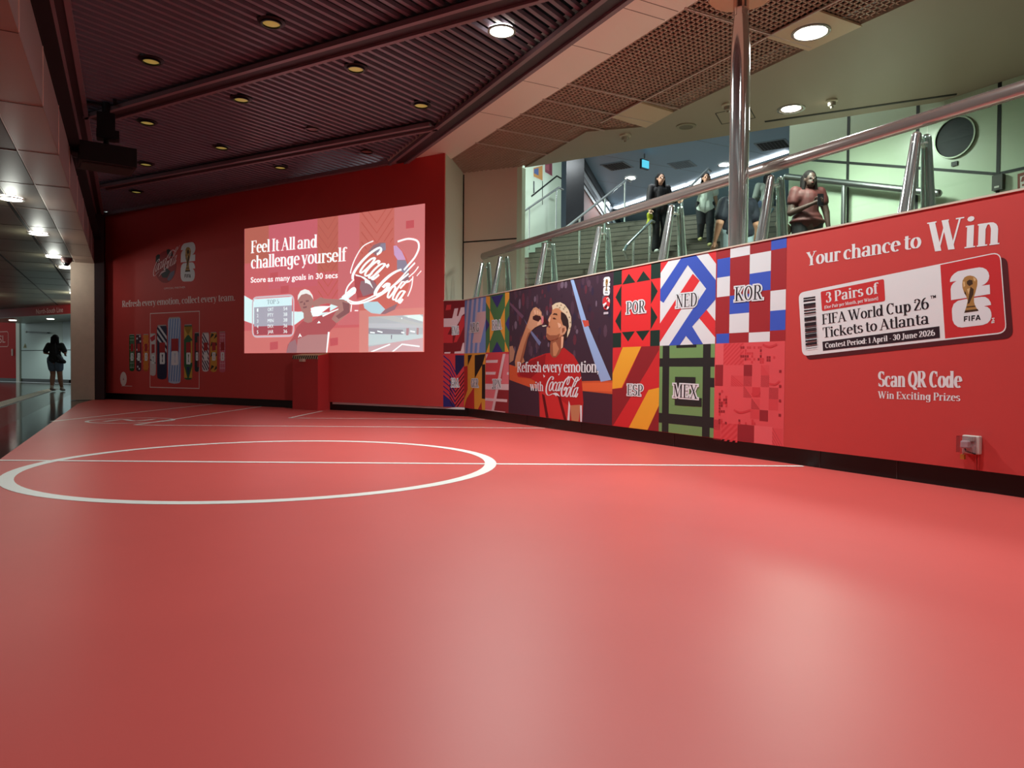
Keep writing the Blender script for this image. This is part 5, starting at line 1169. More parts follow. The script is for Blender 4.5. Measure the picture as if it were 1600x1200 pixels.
# ================================================================== MURAL ON THE END WALL
K6 = crop(150, 350, 4.0); K7 = crop(195, 490, 9.697); K16 = crop(235, 375, 17.14)
M_mw = m_(236, 212, 212)
wc_ = PB.pt(*PB.px(280, 600), .002)
t = thing('can_mural', wc_, 'printed mural of a row of patterned cans on the dark left end wall', 'mural')
A = Art(PB, .004)
for q in ribbon([PB.px(*K6(*p)) for p in ((340, 560), (647, 545), (645, 1028), (338, 1020))], .022, .022, closed=True): A.poly(q, M_mw)
A.b.build('frame_line', t)
serif(PB, 'Refresh every emotion, collect every team.', (163, 520), (872, 479), (163, 480), M_mw, t, 'mural_lettering', .004, cr=K6, T=.15, track=-.02)
sans(PB, 'OFFICIAL PARTNER', (425, 409), (558, 400), (425, 398), M_mw, t, 'small_caption', .004, cr=K6)
A = Art(PB, .004); A.poly([(lambda c: (c[0]+.12*cos(pi*k/8), c[1]+.15*sin(pi*k/8)))(PB.px(*K6(172, 968))) for k in range(16)], M_mw); A.up(); A.pp([(169, 975), (175, 975), (172, 958)], m_(150, 30, 36), K6); A.pp([(160, 1013), (226, 1015), (226, 1012), (160, 1010)], M_mw, K6); A.b.build('round_mark', t)
fe = aff([(150, 690), (775, 595), (187, 1000)], [PB.px(*K16(805, 600)), PB.px(*K16(1198, 560)), PB.px(*K16(810, 960))])
A = Art(PB, .004); emblem(A, fe); A.b.build('cup_emblem', t)
A = Art(PB, .004); cc_ = PB.px(*K16(410, 720)); rr_ = (PB.px(*K16(700, 720))[0]-PB.px(*K16(130, 720))[0])/2
A.clip = None; A.poly([(cc_[0]+rr_*cos(pi*k/20), cc_[1]+rr_*.92*sin(pi*k/20)) for k in range(40)], m_(150, 32, 40)); A.up()
for p, m in (([(140, 580), (150, 430), (210, 380), (260, 400), (240, 560), (190, 620)], m_(34, 26, 30)), ([(430, 260), (500, 240), (590, 300), (600, 420), (520, 440), (450, 380)], m_(34, 30, 34)), ([(280, 900), (400, 720), (540, 840), (450, 1010), (330, 1010)], m_(40, 36, 44)), ([(450, 1050), (540, 870), (650, 810), (640, 930), (560, 1060), (490, 1095)], m_(110, 96, 120))): A.pp(p, m, K16)
fs = aff([(330, 700), (1340, 900), (1040, 200)], [PB.px(*K16(150, 850)), PB.px(*K16(690, 600)), PB.px(*K16(560, 290))])
script_logo(A, fs, m_(236, 196, 200), .8, False); A.pp([(225, 980), (290, 860), (360, 815), (425, 825), (350, 870), (300, 900), (240, 975)], m_(214, 170, 176), K16); A.b.build('ball_emblem', t)
cans = [(68, 150, 318, 862, (24, 84, 44), (190, 200, 190)), (170, 252, 316, 862, (74, 26, 50), (214, 206, 216)), (280, 362, 314, 864, (190, 92, 36), (236, 150, 60)), (382, 472, 304, 930, (206, 196, 200), (190, 44, 60)), (488, 640, 178, 985, (36, 32, 66), (206, 206, 216)), (655, 850, 62, 1050, (186, 196, 222), (110, 140, 200)), (898, 1025, 168, 992, (44, 92, 60), (206, 160, 66)), (1058, 1128, 288, 870, (40, 40, 48), (140, 40, 46)), (1172, 1276, 290, 868, (222, 212, 218), (44, 34, 72)), (1296, 1398, 284, 872, (206, 150, 60), (34, 30, 30)), (1430, 1528, 276, 878, (206, 96, 120), (232, 186, 200))]
for i, (x0, x1, y0, y1, c0, c1) in enumerate(cans):
    A = Art(PB, .005); a0, b1 = PB.px(*K7((x0), y0)); a1, b0 = PB.px(*K7(x1, y1)); w = a1-a0; h = b1-b0
    n = 8; out = [(a0+w*.06, b0)]+[(a0+w*(.1+.8*k/n), b0-.018*sin(pi*k/n)) for k in range(n+1)]+[(a1-w*.03, b0+.03), (a1, b0+h*.1), (a1, b1-h*.06), (a1-w*.08, b1), (a0+w*.08, b1), (a0, b1-h*.06), (a0, b0+h*.1), (a0+w*.03, b0+.03)]
    A.poly(out, m_(*c0)); A.up(); A.clip = (a0+w*.02, b0+h*.02, a1-w*.02, b1-h*.02); c = m_(*c1); ga = lambda u, v: (a0+w*u, b0+h*v)
    if i in (0, 10): 
        for v in (.08, .2, .34, .58, .7, .84, .93): A.poly([ga(.1, v), ga(.9, v), ga(.9, v+.012), ga(.1, v+.012)], c)
        for u in (.2, .45, .75): A.poly([ga(u, .05), ga(u+.04, .05), ga(u+.12, .95), ga(u+.08, .95)], c)
    elif i in (2, 5, 8, 4):
        nn = 8 if i != 5 else 5; st = .06 if i != 5 else .05
        for k in range(-3, 9):
            v = k/nn; sl = {2: 2.0, 5: 6.0, 8: -1.3, 4: -.9}[i]*w/h
            if i == 4 and 0 <= k <= 5 : continue
            A.poly([ga(0, v), ga(1, v+sl), ga(1, v+sl+st), ga(0, v+st)] if i != 5 else [ga(.2*k, 0), ga(.2*k+.09, 0), ga(.2*k+.45, 1), ga(.2*k+.36, 1)], c)
    elif i == 6:
        A.poly([ga(0, .72), ga(.5, .83), ga(1, .72), ga(1, .97), ga(.72, .9), ga(.5, .8), ga(.28, .9), ga(0, .97)], c); A.poly([ga(0, .02), ga(.4, .02), ga(0, .25)], c); A.poly([ga(1, .02), ga(.6, .02), ga(1, .25)], c); A.poly([ga(.8, .3), ga(1, .3), ga(1, .7), ga(.8, .7)], c); A.poly([ga(.3, .22), ga(.7, .22), ga(.5, .05)], m_(30, 48, 86))
    elif i == 9:
        for v in (.02, .35, .62, .84): A.poly([ga(0, v), ga(.6, v+.1), ga(.2, v+.14)], c); A.poly([ga(1, v+.05), ga(.5, v-.02), ga(.9, v+.13)], c)
    elif i == 1:
        for u, v in ((.1, .86), (.6, .92), (.7, .78), (.1, .55), (.2, .08), (.7, .22), (.5, .02), (.15, .3)): A.poly([ga(u, v), ga(u+.25, v), ga(u+.25, v+.05), ga(u, v+.05)], c)
    elif i == 3:
        A.poly([ga(0, .9), ga(.9, .98), ga(.9, .86), ga(.3, .8)], c); A.poly([ga(.0, .36), ga(.95, .27), ga(.95, .30), ga(0, .39)], m_(40, 40, 44))
    else: A.poly([ga(.6, .1), ga(1, .1), ga(1, .9), ga(.6, .9)], c)
    A.clip = None; A.up(2); v0 = .62 if i not in (4, 5, 6) else .555
    A.poly([ga(.26, v0-.08 if i > 3 and i < 7 else v0-.1), ga(.82, v0-.08), ga(.82, v0+.12), ga(.26, v0+.12)], m_(170, 36, 42)); A.up()
    A.poly([ga(.3, .27), ga(.75, .27), ga(.8, .3), ga(.8, .46), ga(.74, .485), ga(.32, .485), ga(.28, .46), ga(.28, .3)], CW if i != 5 else m_(226, 222, 232)); A.up()
    A.poly([ga(.5, .31), ga(.6, .31), ga(.57, .38), ga(.62, .45), ga(.48, .45), ga(.53, .38)], m_(*(c0 if i != 3 else (30, 30, 34)))); A.up()
    A.poly([ga(.04, 0.985), ga(.96, .985), ga(.9, 1.005), ga(.1, 1.005)], m_(176, 160, 160))
    A.b.build('printed_can', t)

# ================================================================== PROJECTED PICTURE
pm = lambda *c: mat(c, .6, emit=.84 if min(c) < 200 else 1.05, spec=.1, name='projected_%02x%02x%02x' % c)  # the projector's light is put into these colours as emission
K5 = crop(370, 310, 4.8); K10 = crop(380, 440, 8.889); K11 = crop(535, 370, 9.2308); K12 = crop(570, 480, 15.0)
A0, B0 = PB.px(382, 551); A1, B1 = PB.px(664, 320); A0 = (A0+PB.px(382, 356)[0])/2; A1 = (A1+PB.px(663, 551)[0])/2; B1 = (B1+PB.px(382, 356)[1])/2; B0 = (B0+PB.px(663, 551)[1])/2
t = thing('projected_picture', PB.pt((A0+A1)/2, B0, .004), 'bright projected picture with challenge slogan, ball and scoreboard on the red end wall', 'projected picture')
A = Art(PB, .004); A.rect(A0, B0, A1, B1, pm(204, 104, 108)); A.clip = (A0, B0, A1, B1)
ax_ = lambda x: PB.px(*K5(x, 600))[0]
for x0, x1, c, bb in ((60, 240, (188, 106, 92), .72), (240, 605, (204, 104, 114), .5), (605, 760, (192, 106, 94), .6), (760, 920, (206, 116, 120), .2), (920, 1180, (202, 114, 104), .0), (1180, 1430, (208, 126, 126), .0)):
    A.rect(ax_(x0), B0+(B1-B0)*bb, ax_(x1), B1, pm(*c))
A.rect(A0, B0, ax_(920), B0+(B1-B0)*.18, pm(212, 122, 118)); A.rect(ax_(920), B0, A1, B0+(B1-B0)*.3, pm(214, 140, 132))
for i in range(9):
    for x0, x1 in ((610, 760), (930, 1170)):
        c_ = ax_((x0+x1)/2); w = ax_(x1)-c_; b_ = B0+(B1-B0)*(.35+i*.07)
        for q in ribbon([(c_-w, b_+w*1.1), (c_, b_), (c_+w, b_+w*1.1)], .02, .02): A.poly(q, pm(186, 98, 88))
    A.off += .00002
for x, y in ((250, 560), (330, 660), (1270, 170), (900, 700), (640, 800), (700, 1050), (250, 1080)): A.pp([(x, y), (x+60, y-8), (x+60, y+50), (x, y+58)], pm(196, 92, 98), K5)
A.b.build('backdrop', t)
cy = pm(206, 236, 236)
A = Art(PB, .009); A.clip = (A0, B0, A1, B1)
A.pp([(50, 725), (125, 768), (215, 815), (330, 842), (460, 850), (560, 845), (700, 800), (800, 735), (880, 675), (890, 710), (780, 800), (640, 880), (540, 890), (500, 900), (440, 945), (380, 970), (290, 973), (180, 962), (50, 915)], cy, K5); A.b.build('pale_swoosh', t)
# ball
A = Art(PB, .010); A.clip = (A0, B0, A1, B1); g1, g2, lv, br2 = pm(150, 116, 124), pm(146, 140, 160), pm(206, 168, 210), pm(176, 84, 88)
c0 = PB.px(*K11(570, 590)); rx_ = (PB.px(*K11(970, 590))[0]-PB.px(*K11(175, 590))[0])/2; ry_ = (PB.px(*K11(570, 75))[1]-PB.px(*K11(570, 1115))[1])/2
A.poly([(c0[0]+rx_*cos(pi*k/24), c0[1]+ry_*sin(pi*k/24)) for k in range(48)], pm(204, 112, 102)); A.up()
for p, m in (([(370, 220), (450, 120), (540, 85), (625, 85), (630, 190), (480, 270), (440, 230)], g1), ([(480, 225), (560, 100), (625, 90), (630, 190)], g2), ([(740, 130), (780, 125), (860, 210), (915, 330), (800, 335), (750, 260)], lv), ([(790, 335), (915, 335), (965, 470), (960, 560), (790, 470)], g2), ([(175, 560), (250, 540), (480, 640), (520, 800), (400, 860), (220, 880), (180, 720)], br2), ([(270, 640), (440, 620), (500, 700), (480, 800), (300, 860), (250, 740)], g1), ([(300, 940), (510, 935), (620, 1045), (550, 1115), (420, 1100), (320, 1030)], pm(186, 222, 232)), ([(620, 1050), (800, 960), (760, 1050), (620, 1115), (555, 1115)], g1), ([(960, 480), (965, 620), (900, 640), (820, 640), (900, 560)], g1)): A.pp(p, m, K11)
A.b.build('football_emblem', t)
wt = pm(234, 250, 248)
A = Art(PB, .0125); A.clip = (A0, B0, A1, B1)
fs = aff([(206, 690), (1340, 900), (1040, 200)], [PB.px(*K11(190, 520)), PB.px(*K11(880, 900)), PB.px(*K11(850, 455))])
# letters run down to the right: first word
f1 = aff([(206, 690), (706, 400), (640, 690)], [PB.px(*K11(196, 470)), PB.px(*K11(610, 405)), PB.px(*K11(430, 600))])
f2_ = aff([(755, 720), (1340, 900), (1040, 200)], [PB.px(*K11(515, 735)), PB.px(*K11(850, 935)), PB.px(*K11(880, 470))])
f3_ = aff([(922, 890), (1340, 220), (1250, 905)], [PB.px(*K11(655, 865)), PB.px(*K11(950, 590)), PB.px(*K11(815, 940))])
for j, (pts, T, t_, cl) in enumerate(SCR):
    if j in (8, 9): continue
    f = f1 if j < 7 else (f2_ if j == 7 else f3_)
    for q in ribbon(spline(pts if j else pts[:-3], 4, bool(cl)), T*1.15, t_*1.3, closed=bool(cl)): A.poly([f(p) for p in q], wt)
    A.off += .0001
A.pp([(190, 540), (260, 560), (320, 580), (400, 640), (450, 750), (400, 690), (350, 665), (330, 670), (325, 620), (270, 580), (195, 565)], wt, K11)
for pts, w in (([(800, 70), (950, 30), (1080, 60), (1105, 160), (1050, 290), (960, 400), (890, 480)], .035), ([(1050, 375), (960, 470), (860, 580), (760, 680), (640, 770), (480, 840), (330, 910), (200, 945), (90, 910), (50, 830), (80, 720), (170, 615)], .03), ([(960, 530), (700, 740), (520, 860), (300, 950), (120, 960), (60, 900), (0, 880)], .035), ([(1100, 430), (1040, 510), (960, 580)], .02), ([(450, 60), (300, 140), (190, 310), (130, 470), (122, 530)], .022), ([(1020, 570), (1000, 720), (945, 860)], .02), ([(1140, 490), (1075, 565)], .015), ([(0, 880), (160, 745), (175, 800), (40, 860)], .05), ([(180, 1065), (230, 1065)], .02), ([(135, 980), (125, 1080)], .018)):
    for q in ribbon(spline([PB.px(*K11(*p)) for p in pts]), w, w*.8): A.poly(q, wt)
    A.off += .0001
A.b.build('script_logo', t)
# man on the picture
A = Art(PB, .0115); A.clip = (A0, B0, A1, B1); sh1, sh2, fc1, fc2 = pm(178, 92, 96), pm(184, 134, 134), pm(176, 130, 124), pm(140, 96, 98)
A.pp([(600, 990), (620, 880), (700, 760), (740, 640), (830, 550), (950, 560), (1050, 480), (1280, 400), (1320, 420), (1290, 600), (1200, 700), (1170, 990)], sh1, K10)
A.pp([(740, 990), (760, 800), (900, 740), (1190, 730), (1165, 990)], sh2, K10); A.pp([(600, 990), (640, 850), (730, 800), (750, 900), (745, 990)], pm(160, 120, 126), K10)
A.pp([(840, 420), (930, 390), (970, 480), (960, 560), (900, 575), (845, 550)], fc1, K10)
A.pp([(760, 250), (790, 180), (860, 140), (930, 160), (975, 230), (980, 300), (950, 370), (900, 430), (860, 450), (820, 420), (790, 340)], fc1, K10)
for p in ([(790, 280), (830, 268), (830, 290), (795, 300)], [(870, 262), (915, 255), (915, 278), (875, 284)], [(830, 350), (890, 340), (885, 365), (840, 372)], [(845, 290), (862, 290), (868, 325), (840, 328)]): A.pp(p, fc2, K10)
A.pp([(760, 260), (765, 190), (800, 130), (860, 105), (920, 125), (965, 190), (978, 250), (940, 190), (880, 165), (810, 185), (785, 220)], pm(226, 232, 228), K10)
A.pp([(960, 290), (1000, 260), (1080, 215), (1130, 235), (1400, 250), (1480, 300), (1500, 340), (1480, 430), (1300, 580), (1230, 520), (1290, 420), (1330, 350), (1180, 300), (1080, 320), (1030, 370), (980, 350)], fc1, K10)
A.pp([(940, 370), (1000, 350), (1100, 340), (1220, 340), (1030, 480), (960, 470)], wt, K10); A.pp([(1180, 700), (1205, 700), (1170, 995), (1155, 995)], wt, K10); A.pp([(1100, 470), (1210, 420), (1325, 375), (1325, 390), (1215, 440), (1110, 490)], wt, K10)
A.pp([(765, 780), (790, 720), (818, 765), (800, 768), (790, 750), (780, 772)], wt, K10); A.pp([(1030, 580), (1055, 545), (1080, 575)], wt, K10)
A.pp([(1380, 280), (1480, 310), (1480, 430), (1330, 520), (1290, 480), (1400, 400)], fc2, K10)
A.b.build('pictured_man', t)
# scoreboard
A = Art(PB, .0118); A.clip = (A0, B0, A1, B1)
sc4 = [PB.px(*K5(*p)) for p in ((120, 745), (428, 722), (428, 1038), (120, 1038))]; a_0, a_1, b_0, b_1 = sc4[0][0], sc4[1][0], sc4[3][1], sc4[0][1]
for q in ribbon(rpoly([(a_0, b_1), (a_1, b_1), (a_1, b_0), (a_0, b_0)], .12, 6), .035, .035, closed=True): A.poly(q, pm(214, 196, 204))
wx, hx = a_1-a_0, b_1-b_0; A.up(); A.rect(a_0+wx*.04, b_0+hx*.04, a_1-wx*.04, b_1-hx*.24, pm(176, 176, 190)); A.rect(a_0+wx*.04, b_0+hx*.04, a_1-wx*.04, b_0+hx*.26, pm(172, 84, 94)); A.rect(a_0+wx*.04, b_1-hx*.25, a_1-wx*.04, b_1-hx*.04, pm(204, 234, 238)); A.b.build('scoreboard', t)
gy2 = pm(130, 140, 150)
serif(PB, 'TOP 5', (a_0+wx*.36, b_1-hx*.19), (a_0+wx*.66, b_1-hx*.19), (a_0+wx*.36, b_1-hx*.08), gy2, t, 'board_title', .0135, px=False, T=.1)
for i, (nm, sc__) in enumerate((('ORT', '54'), ('PTY', '38'), ('MIN', '38'), ('DKX', '36'), ('JAR', '36'))):
    zb = b_1-hx*(.365+.14*i)
    for tx, u0, u1 in ((str(i+1), .11, .145), (nm, .38, .52), (sc__, .76, .85)): sans(PB, tx, (a_0+wx*u0, zb), (a_0+wx*u1, zb), (a_0+wx*u0, zb+hx*.085), wt, t, 'board_entry', .0135, px=False)
serif(PB, 'Feel It All and', (106, 412), (608, 368), (106, 320), wt, t, 'headline', .0135, cr=K5, T=.135, track=-.03)
serif(PB, 'challenge yourself', (106, 528), (822, 470), (106, 432), wt, t, 'headline', .0135, cr=K5, T=.135, track=-.03)
sans(PB, 'Score as many goals in 30 secs', (106, 632), (758, 596), (106, 592), wt, t, 'subline', .0135, cr=K5, bold=.014)
# small photo inset
A = Art(PB, .0125); i0, j0 = PB.px(*K12(90, 1050)); i1, j1 = PB.px(*K12(1370, 170)); A.rect(i0, B0+.01, i1, j1, pm(182, 190, 194))
A.clip = (i0, B0+.01, i1, j1)
for p, c in (([(90, 380), (1370, 380), (1370, 480), (90, 480)], (192, 200, 206)), ([(90, 180), (600, 190), (1370, 400), (1370, 460), (900, 380), (300, 230), (90, 230)], (190, 198, 196)), ([(900, 200), (1280, 160), (1370, 230), (1370, 340)], (206, 228, 224)), ([(90, 620), (1370, 640), (1370, 720), (640, 830), (90, 900)], (196, 216, 218)), ([(90, 490), (900, 530), (900, 640), (90, 625)], (150, 150, 160)), ([(90, 930), (640, 830), (1370, 715), (1370, 1060), (90, 1060)], (206, 176, 180)), ([(980, 490), (1045, 490), (1030, 660), (970, 660)], (176, 140, 146)), ([(1220, 480), (1275, 490), (1265, 650), (1215, 640)], (176, 148, 150)), ([(620, 650), (645, 650), (640, 750), (622, 750)], (130, 116, 130))): A.pp(p, pm(*c), K12)
for p in (((150, 1050), (600, 870)), ((640, 1055), (890, 860)), ((900, 870), (1290, 920)), ((1070, 560), (1180, 580)), ((860, 262), (880, 262)), ((1020, 230), (1050, 230)), ((130, 590), (240, 600)), ((300, 560), (420, 590)), ((860, 590), (930, 600))):
    for q in ribbon([PB.px(*K12(*s)) for s in p], .02, .02): A.poly(q, wt)
A.b.build('photo_inset', t)
# ================================================================== PEOPLE
def caps_mesh(caps, n=14):
    b = MB(); m = M_black
    for c in caps:
        if c[0] == 'e':           # ellipsoid: centre, radii
            b.ball(c[1], 1.0, m, 18, c[2]); continue
        p0, r0, p1, r1 = c; p0 = Vector(p0); p1 = Vector(p1); d = p1-p0; L = d.length
        if L < 1e-5: b.ball(p0, r0, m, n); continue
        d.normalize(); x = d.orthogonal().normalized(); y = d.cross(x); prof = []
        for i in range(5): a = -pi/2+pi/2*i/4; prof.append((r0*cos(a), r0*sin(a)))
        for i in range(5): a = pi/2*i/4; prof.append((r1*cos(a), L+r1*sin(a)))
        prof = [(max(r, .0004), h) for r, h in prof]; vs = []
        for r, h in prof: vs += [p0+d*h+x*(r*cos(2*pi*j/n))+y*(r*sin(2*pi*j/n)) for j in range(n)]
        k = len(prof); fs = [(i*n+j, i*n+(j+1) % n, (i+1)*n+(j+1) % n, (i+1)*n+j) for i in range(k-1) for j in range(n)]+[list(range(n))[::-1], [(k-1)*n+j for j in range(n)]]
        b.add(vs, fs, m)
    return b
def fuse(name, caps, m, parent, vox=.01, smooth=4, T=None):
    b = caps_mesh(caps); me = bpy.data.meshes.new(name); me.from_pydata([v for v in b.v], [], b.f); o = bpy.data.objects.new(name, me); COL.objects.link(o)
    r = o.modifiers.new('r', 'REMESH'); r.mode = 'VOXEL'; r.voxel_size = vox; s = o.modifiers.new('s', 'SMOOTH'); s.iterations = smooth; s.factor = .5
    me2 = bpy.data.meshes.new_from_object(o.evaluated_get(bpy.context.evaluated_depsgraph_get())); o.modifiers.clear(); o.data = me2; bpy.data.meshes.remove(me)
    me2.name = name; me2.materials.clear(); me2.materials.append(m); me2.polygons.foreach_set('use_smooth', [True]*len(me2.polygons))
    if T is not None: me2.transform(T)
    o.parent = parent; return o
def hand(w, d, side, curl=.5, up=Vector((0, 1, 0))):
    """palm + four fingers + thumb hanging from a wrist w along d"""
    w = Vector(w); d = Vector(d).normalized(); s = d.cross(up).normalized(); n = s.cross(d).normalized(); out = []
    out.append((w, .024, w+d*.07, .030)); out.append((w+d*.045+s*.02, .016, w+d*.07-s*.02, .016))
    for i, L in enumerate((.062, .074, .070, .056)):
        a = w+d*.085+s*((i-1.5)*.019); k = a+d*L*.5+n*(L*curl*.25); e = k+d*L*.35+n*(L*curl*.45); out += [(a, .0088, k, .008), (k, .008, e, .007)]
    th = w+d*.03-s*(.03*side); k = th+d*.03-s*(.026*side)+n*.012; out += [(th, .012, k, .010), (k, .010, k+d*.03+n*.008, .008)]
    return out
DEF = dict(head=(0, .02, 1.53), neck=(0, 0, 1.40), chest=(0, .0, 1.25), waist=(0, 0, 1.04), pel=(0, 0, .92), shL=(-.17, 0, 1.345), shR=(.17, 0, 1.345), elL=(-.225, -.01, 1.07), elR=(.225, -.01, 1.07), wrL=(-.235, .05, .84), wrR=(.235, .05, .84),
           hiL=(-.09, 0, .88), hiR=(.09, 0, .88), knL=(-.10, .02, .48), knR=(.10, .02, .48), anL=(-.10, -.02, .08), anR=(.10, -.02, .08))
def person(loc, yaw, H, label, skin, hair, top, bottom, shoes, J={}, wid=1.0, hairlen=.35, sleeve=.5, leg=1.0, flare=.0, face=True, topdrop=0.0, ruffle=False, legcol=None, fit=1.0):
    j = {k: Vector(v) for k, v in DEF.items()}; j.update({k: Vector(v) for k, v in J.items()})
    t = thing('person', loc, label, 'person'); k = H/1.65; T = Matrix.Rotation(yaw, 4, 'Z') @ Matrix.Scale(k, 4)
    ms = mat(skin, .55, name='skin'); hd = j['head']; fw = Vector((0, 1, 0))
    body = [(j['neck']-Vector((0, 0, .04)), .05, hd-Vector((0, 0, .04)), .048), ('e', hd+Vector((0, -.005, .02)), (.075, .092, .10)), ('e', hd+Vector((0, .03, -.045)), (.055, .06, .065)),
            ((hd+Vector((0, .09, .005))), .010, hd+Vector((0, .112, -.022)), .014), ('e', hd+Vector((-.078, 0, -.005)), (.012, .022, .032)), ('e', hd+Vector((.078, 0, -.005)), (.012, .022, .032)),
            (j['chest'], .11*wid, j['waist'], .095*wid), (j['shL']*.6+j['neck']*.4-Vector((0, 0, .03)), .06, j['shR']*.6+j['neck']*.4-Vector((0, 0, .03)), .06), (j['chest']+Vector((-.07*wid, 0, 0)), .085*wid, j['chest']+Vector((.07*wid, 0, 0)), .085*wid),
            (j['waist'], .10*wid, j['pel'], .11*wid), (j['hiL'], .095*wid, j['hiR'], .095*wid)]
    for s in 'LR':
        sg = -1 if s == 'L' else 1
        body += [(j['sh'+s], .048*wid, j['el'+s], .037*wid), (j['el'+s], .038*wid, j['wr'+s], .024), (j['sh'+s], .05, j['chest']+Vector((sg*.06, 0, .05)), .07*wid)]
        body += [(j['hi'+s], .085*wid, j['kn'+s], .056*wid), (j['kn'+s], .056*wid, j['kn'+s]*.6+j['an'+s]*.4+Vector((0, -.015, 0)), .055*wid), (j['kn'+s]*.6+j['an'+s]*.4+Vector((0, -.015, 0)), .055*wid, j['an'+s], .036), (j['an'+s]-Vector((0, .02, .03)), .034, j['an'+s]+Vector((0, .12, -.045)), .028)]
        body += hand(j['wr'+s], (j['wr'+s]-j['el'+s]), sg, .6)
    bd = fuse('body', body, ms, t, .0065, 3, T)
    # hair
    mh = mat(hair, .75, spec=.12, name='dark_hair'); hc = [('e', hd+Vector((0, -.018, .038)), (.086, .098, .094))]
    if hairlen > .05:
        for x in (-.055, -.02, .02, .055): hc.append((hd+Vector((x, -.06, .03)), .045, hd+Vector((x*1.5, -.075, -hairlen)), .03))
        for x in (-.082, .082): hc.append((hd+Vector((x*.9, -.02, .04)), .03, hd+Vector((x*1.2, .01 if hairlen > .3 else -.03, -hairlen*.9)), .022))
    else: hc.append(('e', hd+Vector((0, -.05, .0)), (.075, .06, .08)))
    fuse('hair', hc, mh, t, .012, 3, T)
    # clothes
    f = .014*fit; tp = [(j['chest']+Vector((-.075*wid, 0, .03)), .085*wid+f, j['chest']+Vector((.075*wid, 0, .03)), .085*wid+f), (j['shL']*.75+j['neck']*.25-Vector((0, 0, .02)), .055+f, j['shR']*.75+j['neck']*.25-Vector((0, 0, .02)), .055+f), (j['chest'], .115*wid+f, j['waist'], .105*wid+f),
                        (j['waist']+Vector((-.03*wid, 0, 0)), .095*wid+f, j['pel']+Vector((-.045*wid, 0, .02-topdrop)), .105*wid+f), (j['waist']+Vector((.03*wid, 0, 0)), .095*wid+f, j['pel']+Vector((.045*wid, 0, .02-topdrop)), .105*wid+f)]
    for s in 'LR':
        a, e, w = j['sh'+s], j['el'+s], j['wr'+s]
        if sleeve <= 1: q = a.lerp(e, sleeve); tp += [(a, .055*wid+f, q, .048*wid+f*1.4)]
        else: tp += [(a, .052*wid+f, e, .045*wid+f), (e, .045*wid+f, e.lerp(w, sleeve-1), .034*wid+f)]
        if ruffle: q = a.lerp(e, .30); tp += [('e', a+Vector((0, 0, -.01)), (.075, .07, .08)), ('e', q, (.085, .08, .06)), ('e', a.lerp(e, .5), (.075, .07, .028))]
    if ruffle: tp += [('e', j['waist']+Vector((0, 0, -.04)), (.17*wid, .13*wid, .10)), ('e', j['pel']+Vector((0, 0, .03)), (.20*wid, .15*wid, .06))]
    mt = mat(top, .7, noise=.6 if ruffle else .08, nscale=28 if ruffle else 12, name='top_fabric'); fuse('top', tp, mt, t, .011, 3, T)
    bt = [(j['hiL']+Vector((0, 0, .05)), .105*wid, j['hiR']+Vector((0, 0, .05)), .105*wid)]
    for s in 'LR':
        h, kn, an = j['hi'+s], j['kn'+s], j['an'+s]
        if leg <= 1: bt += [(h, .10*wid+.01, h.lerp(kn, leg), .078*wid+.016)]
        else: bt += [(h, .10*wid, kn, .066*wid+.01), (kn, .066*wid+.008, h*0+kn.lerp(an, leg-1), .05*wid+flare)]
    fuse('trousers' if leg > 1 else 'shorts', bt, mat(bottom, .8, noise=.1, nscale=20, name='bottom_fabric'), t, .011, 3, T)
    for s in 'LR':
        a = j['an'+s]; fuse('shoe', [(a+Vector((0, -.035, -.02)), .045, a+Vector((0, .03, -.03)), .042), (a+Vector((0, .03, -.035)), .042, a+Vector((0, .14, -.045)), .033)], mat(shoes, .6, name='shoe_fabric'), t, .01, 2, T)
    if face:
        b = MB()
        for x in (-.03, .03): b.ball(hd+Vector((x, .083, .005)), .011, mat((28, 20, 18), .3), 10)
        o = b.build('eyes', None, True); o.data.transform(T); o.parent = bd
        b = MB(); b.ball(hd+Vector((0, .088, -.058)), .012, mat((120, 56, 52), .5), 10, (1.8, .6, .5)); o = b.build('mouth', None, True); o.data.transform(T); o.parent = bd
    return t, T
def extra(t, T, name, caps, m, vox=.01): return fuse(name, caps, m, t, vox, 2, T)
def hgt(px_, ptop, foot):   # full height from head pixel row at the feet's depth
    D = (foot-EYE).dot(F_); p = ondepth(px_, ptop, D); return p.z-foot.z
YA = -YAW           # world yaw that faces away from the camera
# woman walking away in the corridor
f = onz(86.5, 611.5); H = hgt(86.5, 523, f)
J = dict(knL=(-.09, .06, .50), anL=(-.08, -.02, .09), knR=(.10, .05, .49), anR=(.10, .17, .08), elL=(-.27, -.02, 1.13), elR=(.28, -.02, 1.13), wrL=(-.19, .14, 1.08), wrR=(.21, .14, 1.08))
t, T = person(f, YA+.12, H, 'person walking away down the corridor in black T-shirt and denim shorts with a black bag', (150, 104, 82), (22, 16, 18), (18, 15, 18), (84, 98, 116), (120, 100, 90), J, 1.22, .20, .75, .55, face=False, topdrop=.03)
extra(t, T, 'socks', [((-.08, -.03, .14), .047, (-.08, -.03, .10), .047), ((.10, .16, .14), .047, (.10, .16, .10), .047)], mat((190, 176, 160), .8))
tb = thing('shoulder_bag', f+T.to_3x3() @ Vector((.2, -.08, .95)), 'black shoulder bag hanging at the right hip of the person in denim shorts', 'bag')
TT = Matrix.Translation(f-tb.location) @ T
fuse('bag_body', [((.12, -.14, 1.04), .05, (.22, -.12, .90), .06), ((.28, -.08, .86), .055, (.14, -.14, .88), .05), ((.14, -.13, 1.0), .04, (.27, -.08, .88), .05)], mat((20, 18, 22), .5), tb, .012, 2, TT)
fuse('strap', [((.10, -.16, 1.06), .014, (.07, -.14, 1.40), .014)], mat((20, 18, 22), .5), tb, .01, 1, TT)
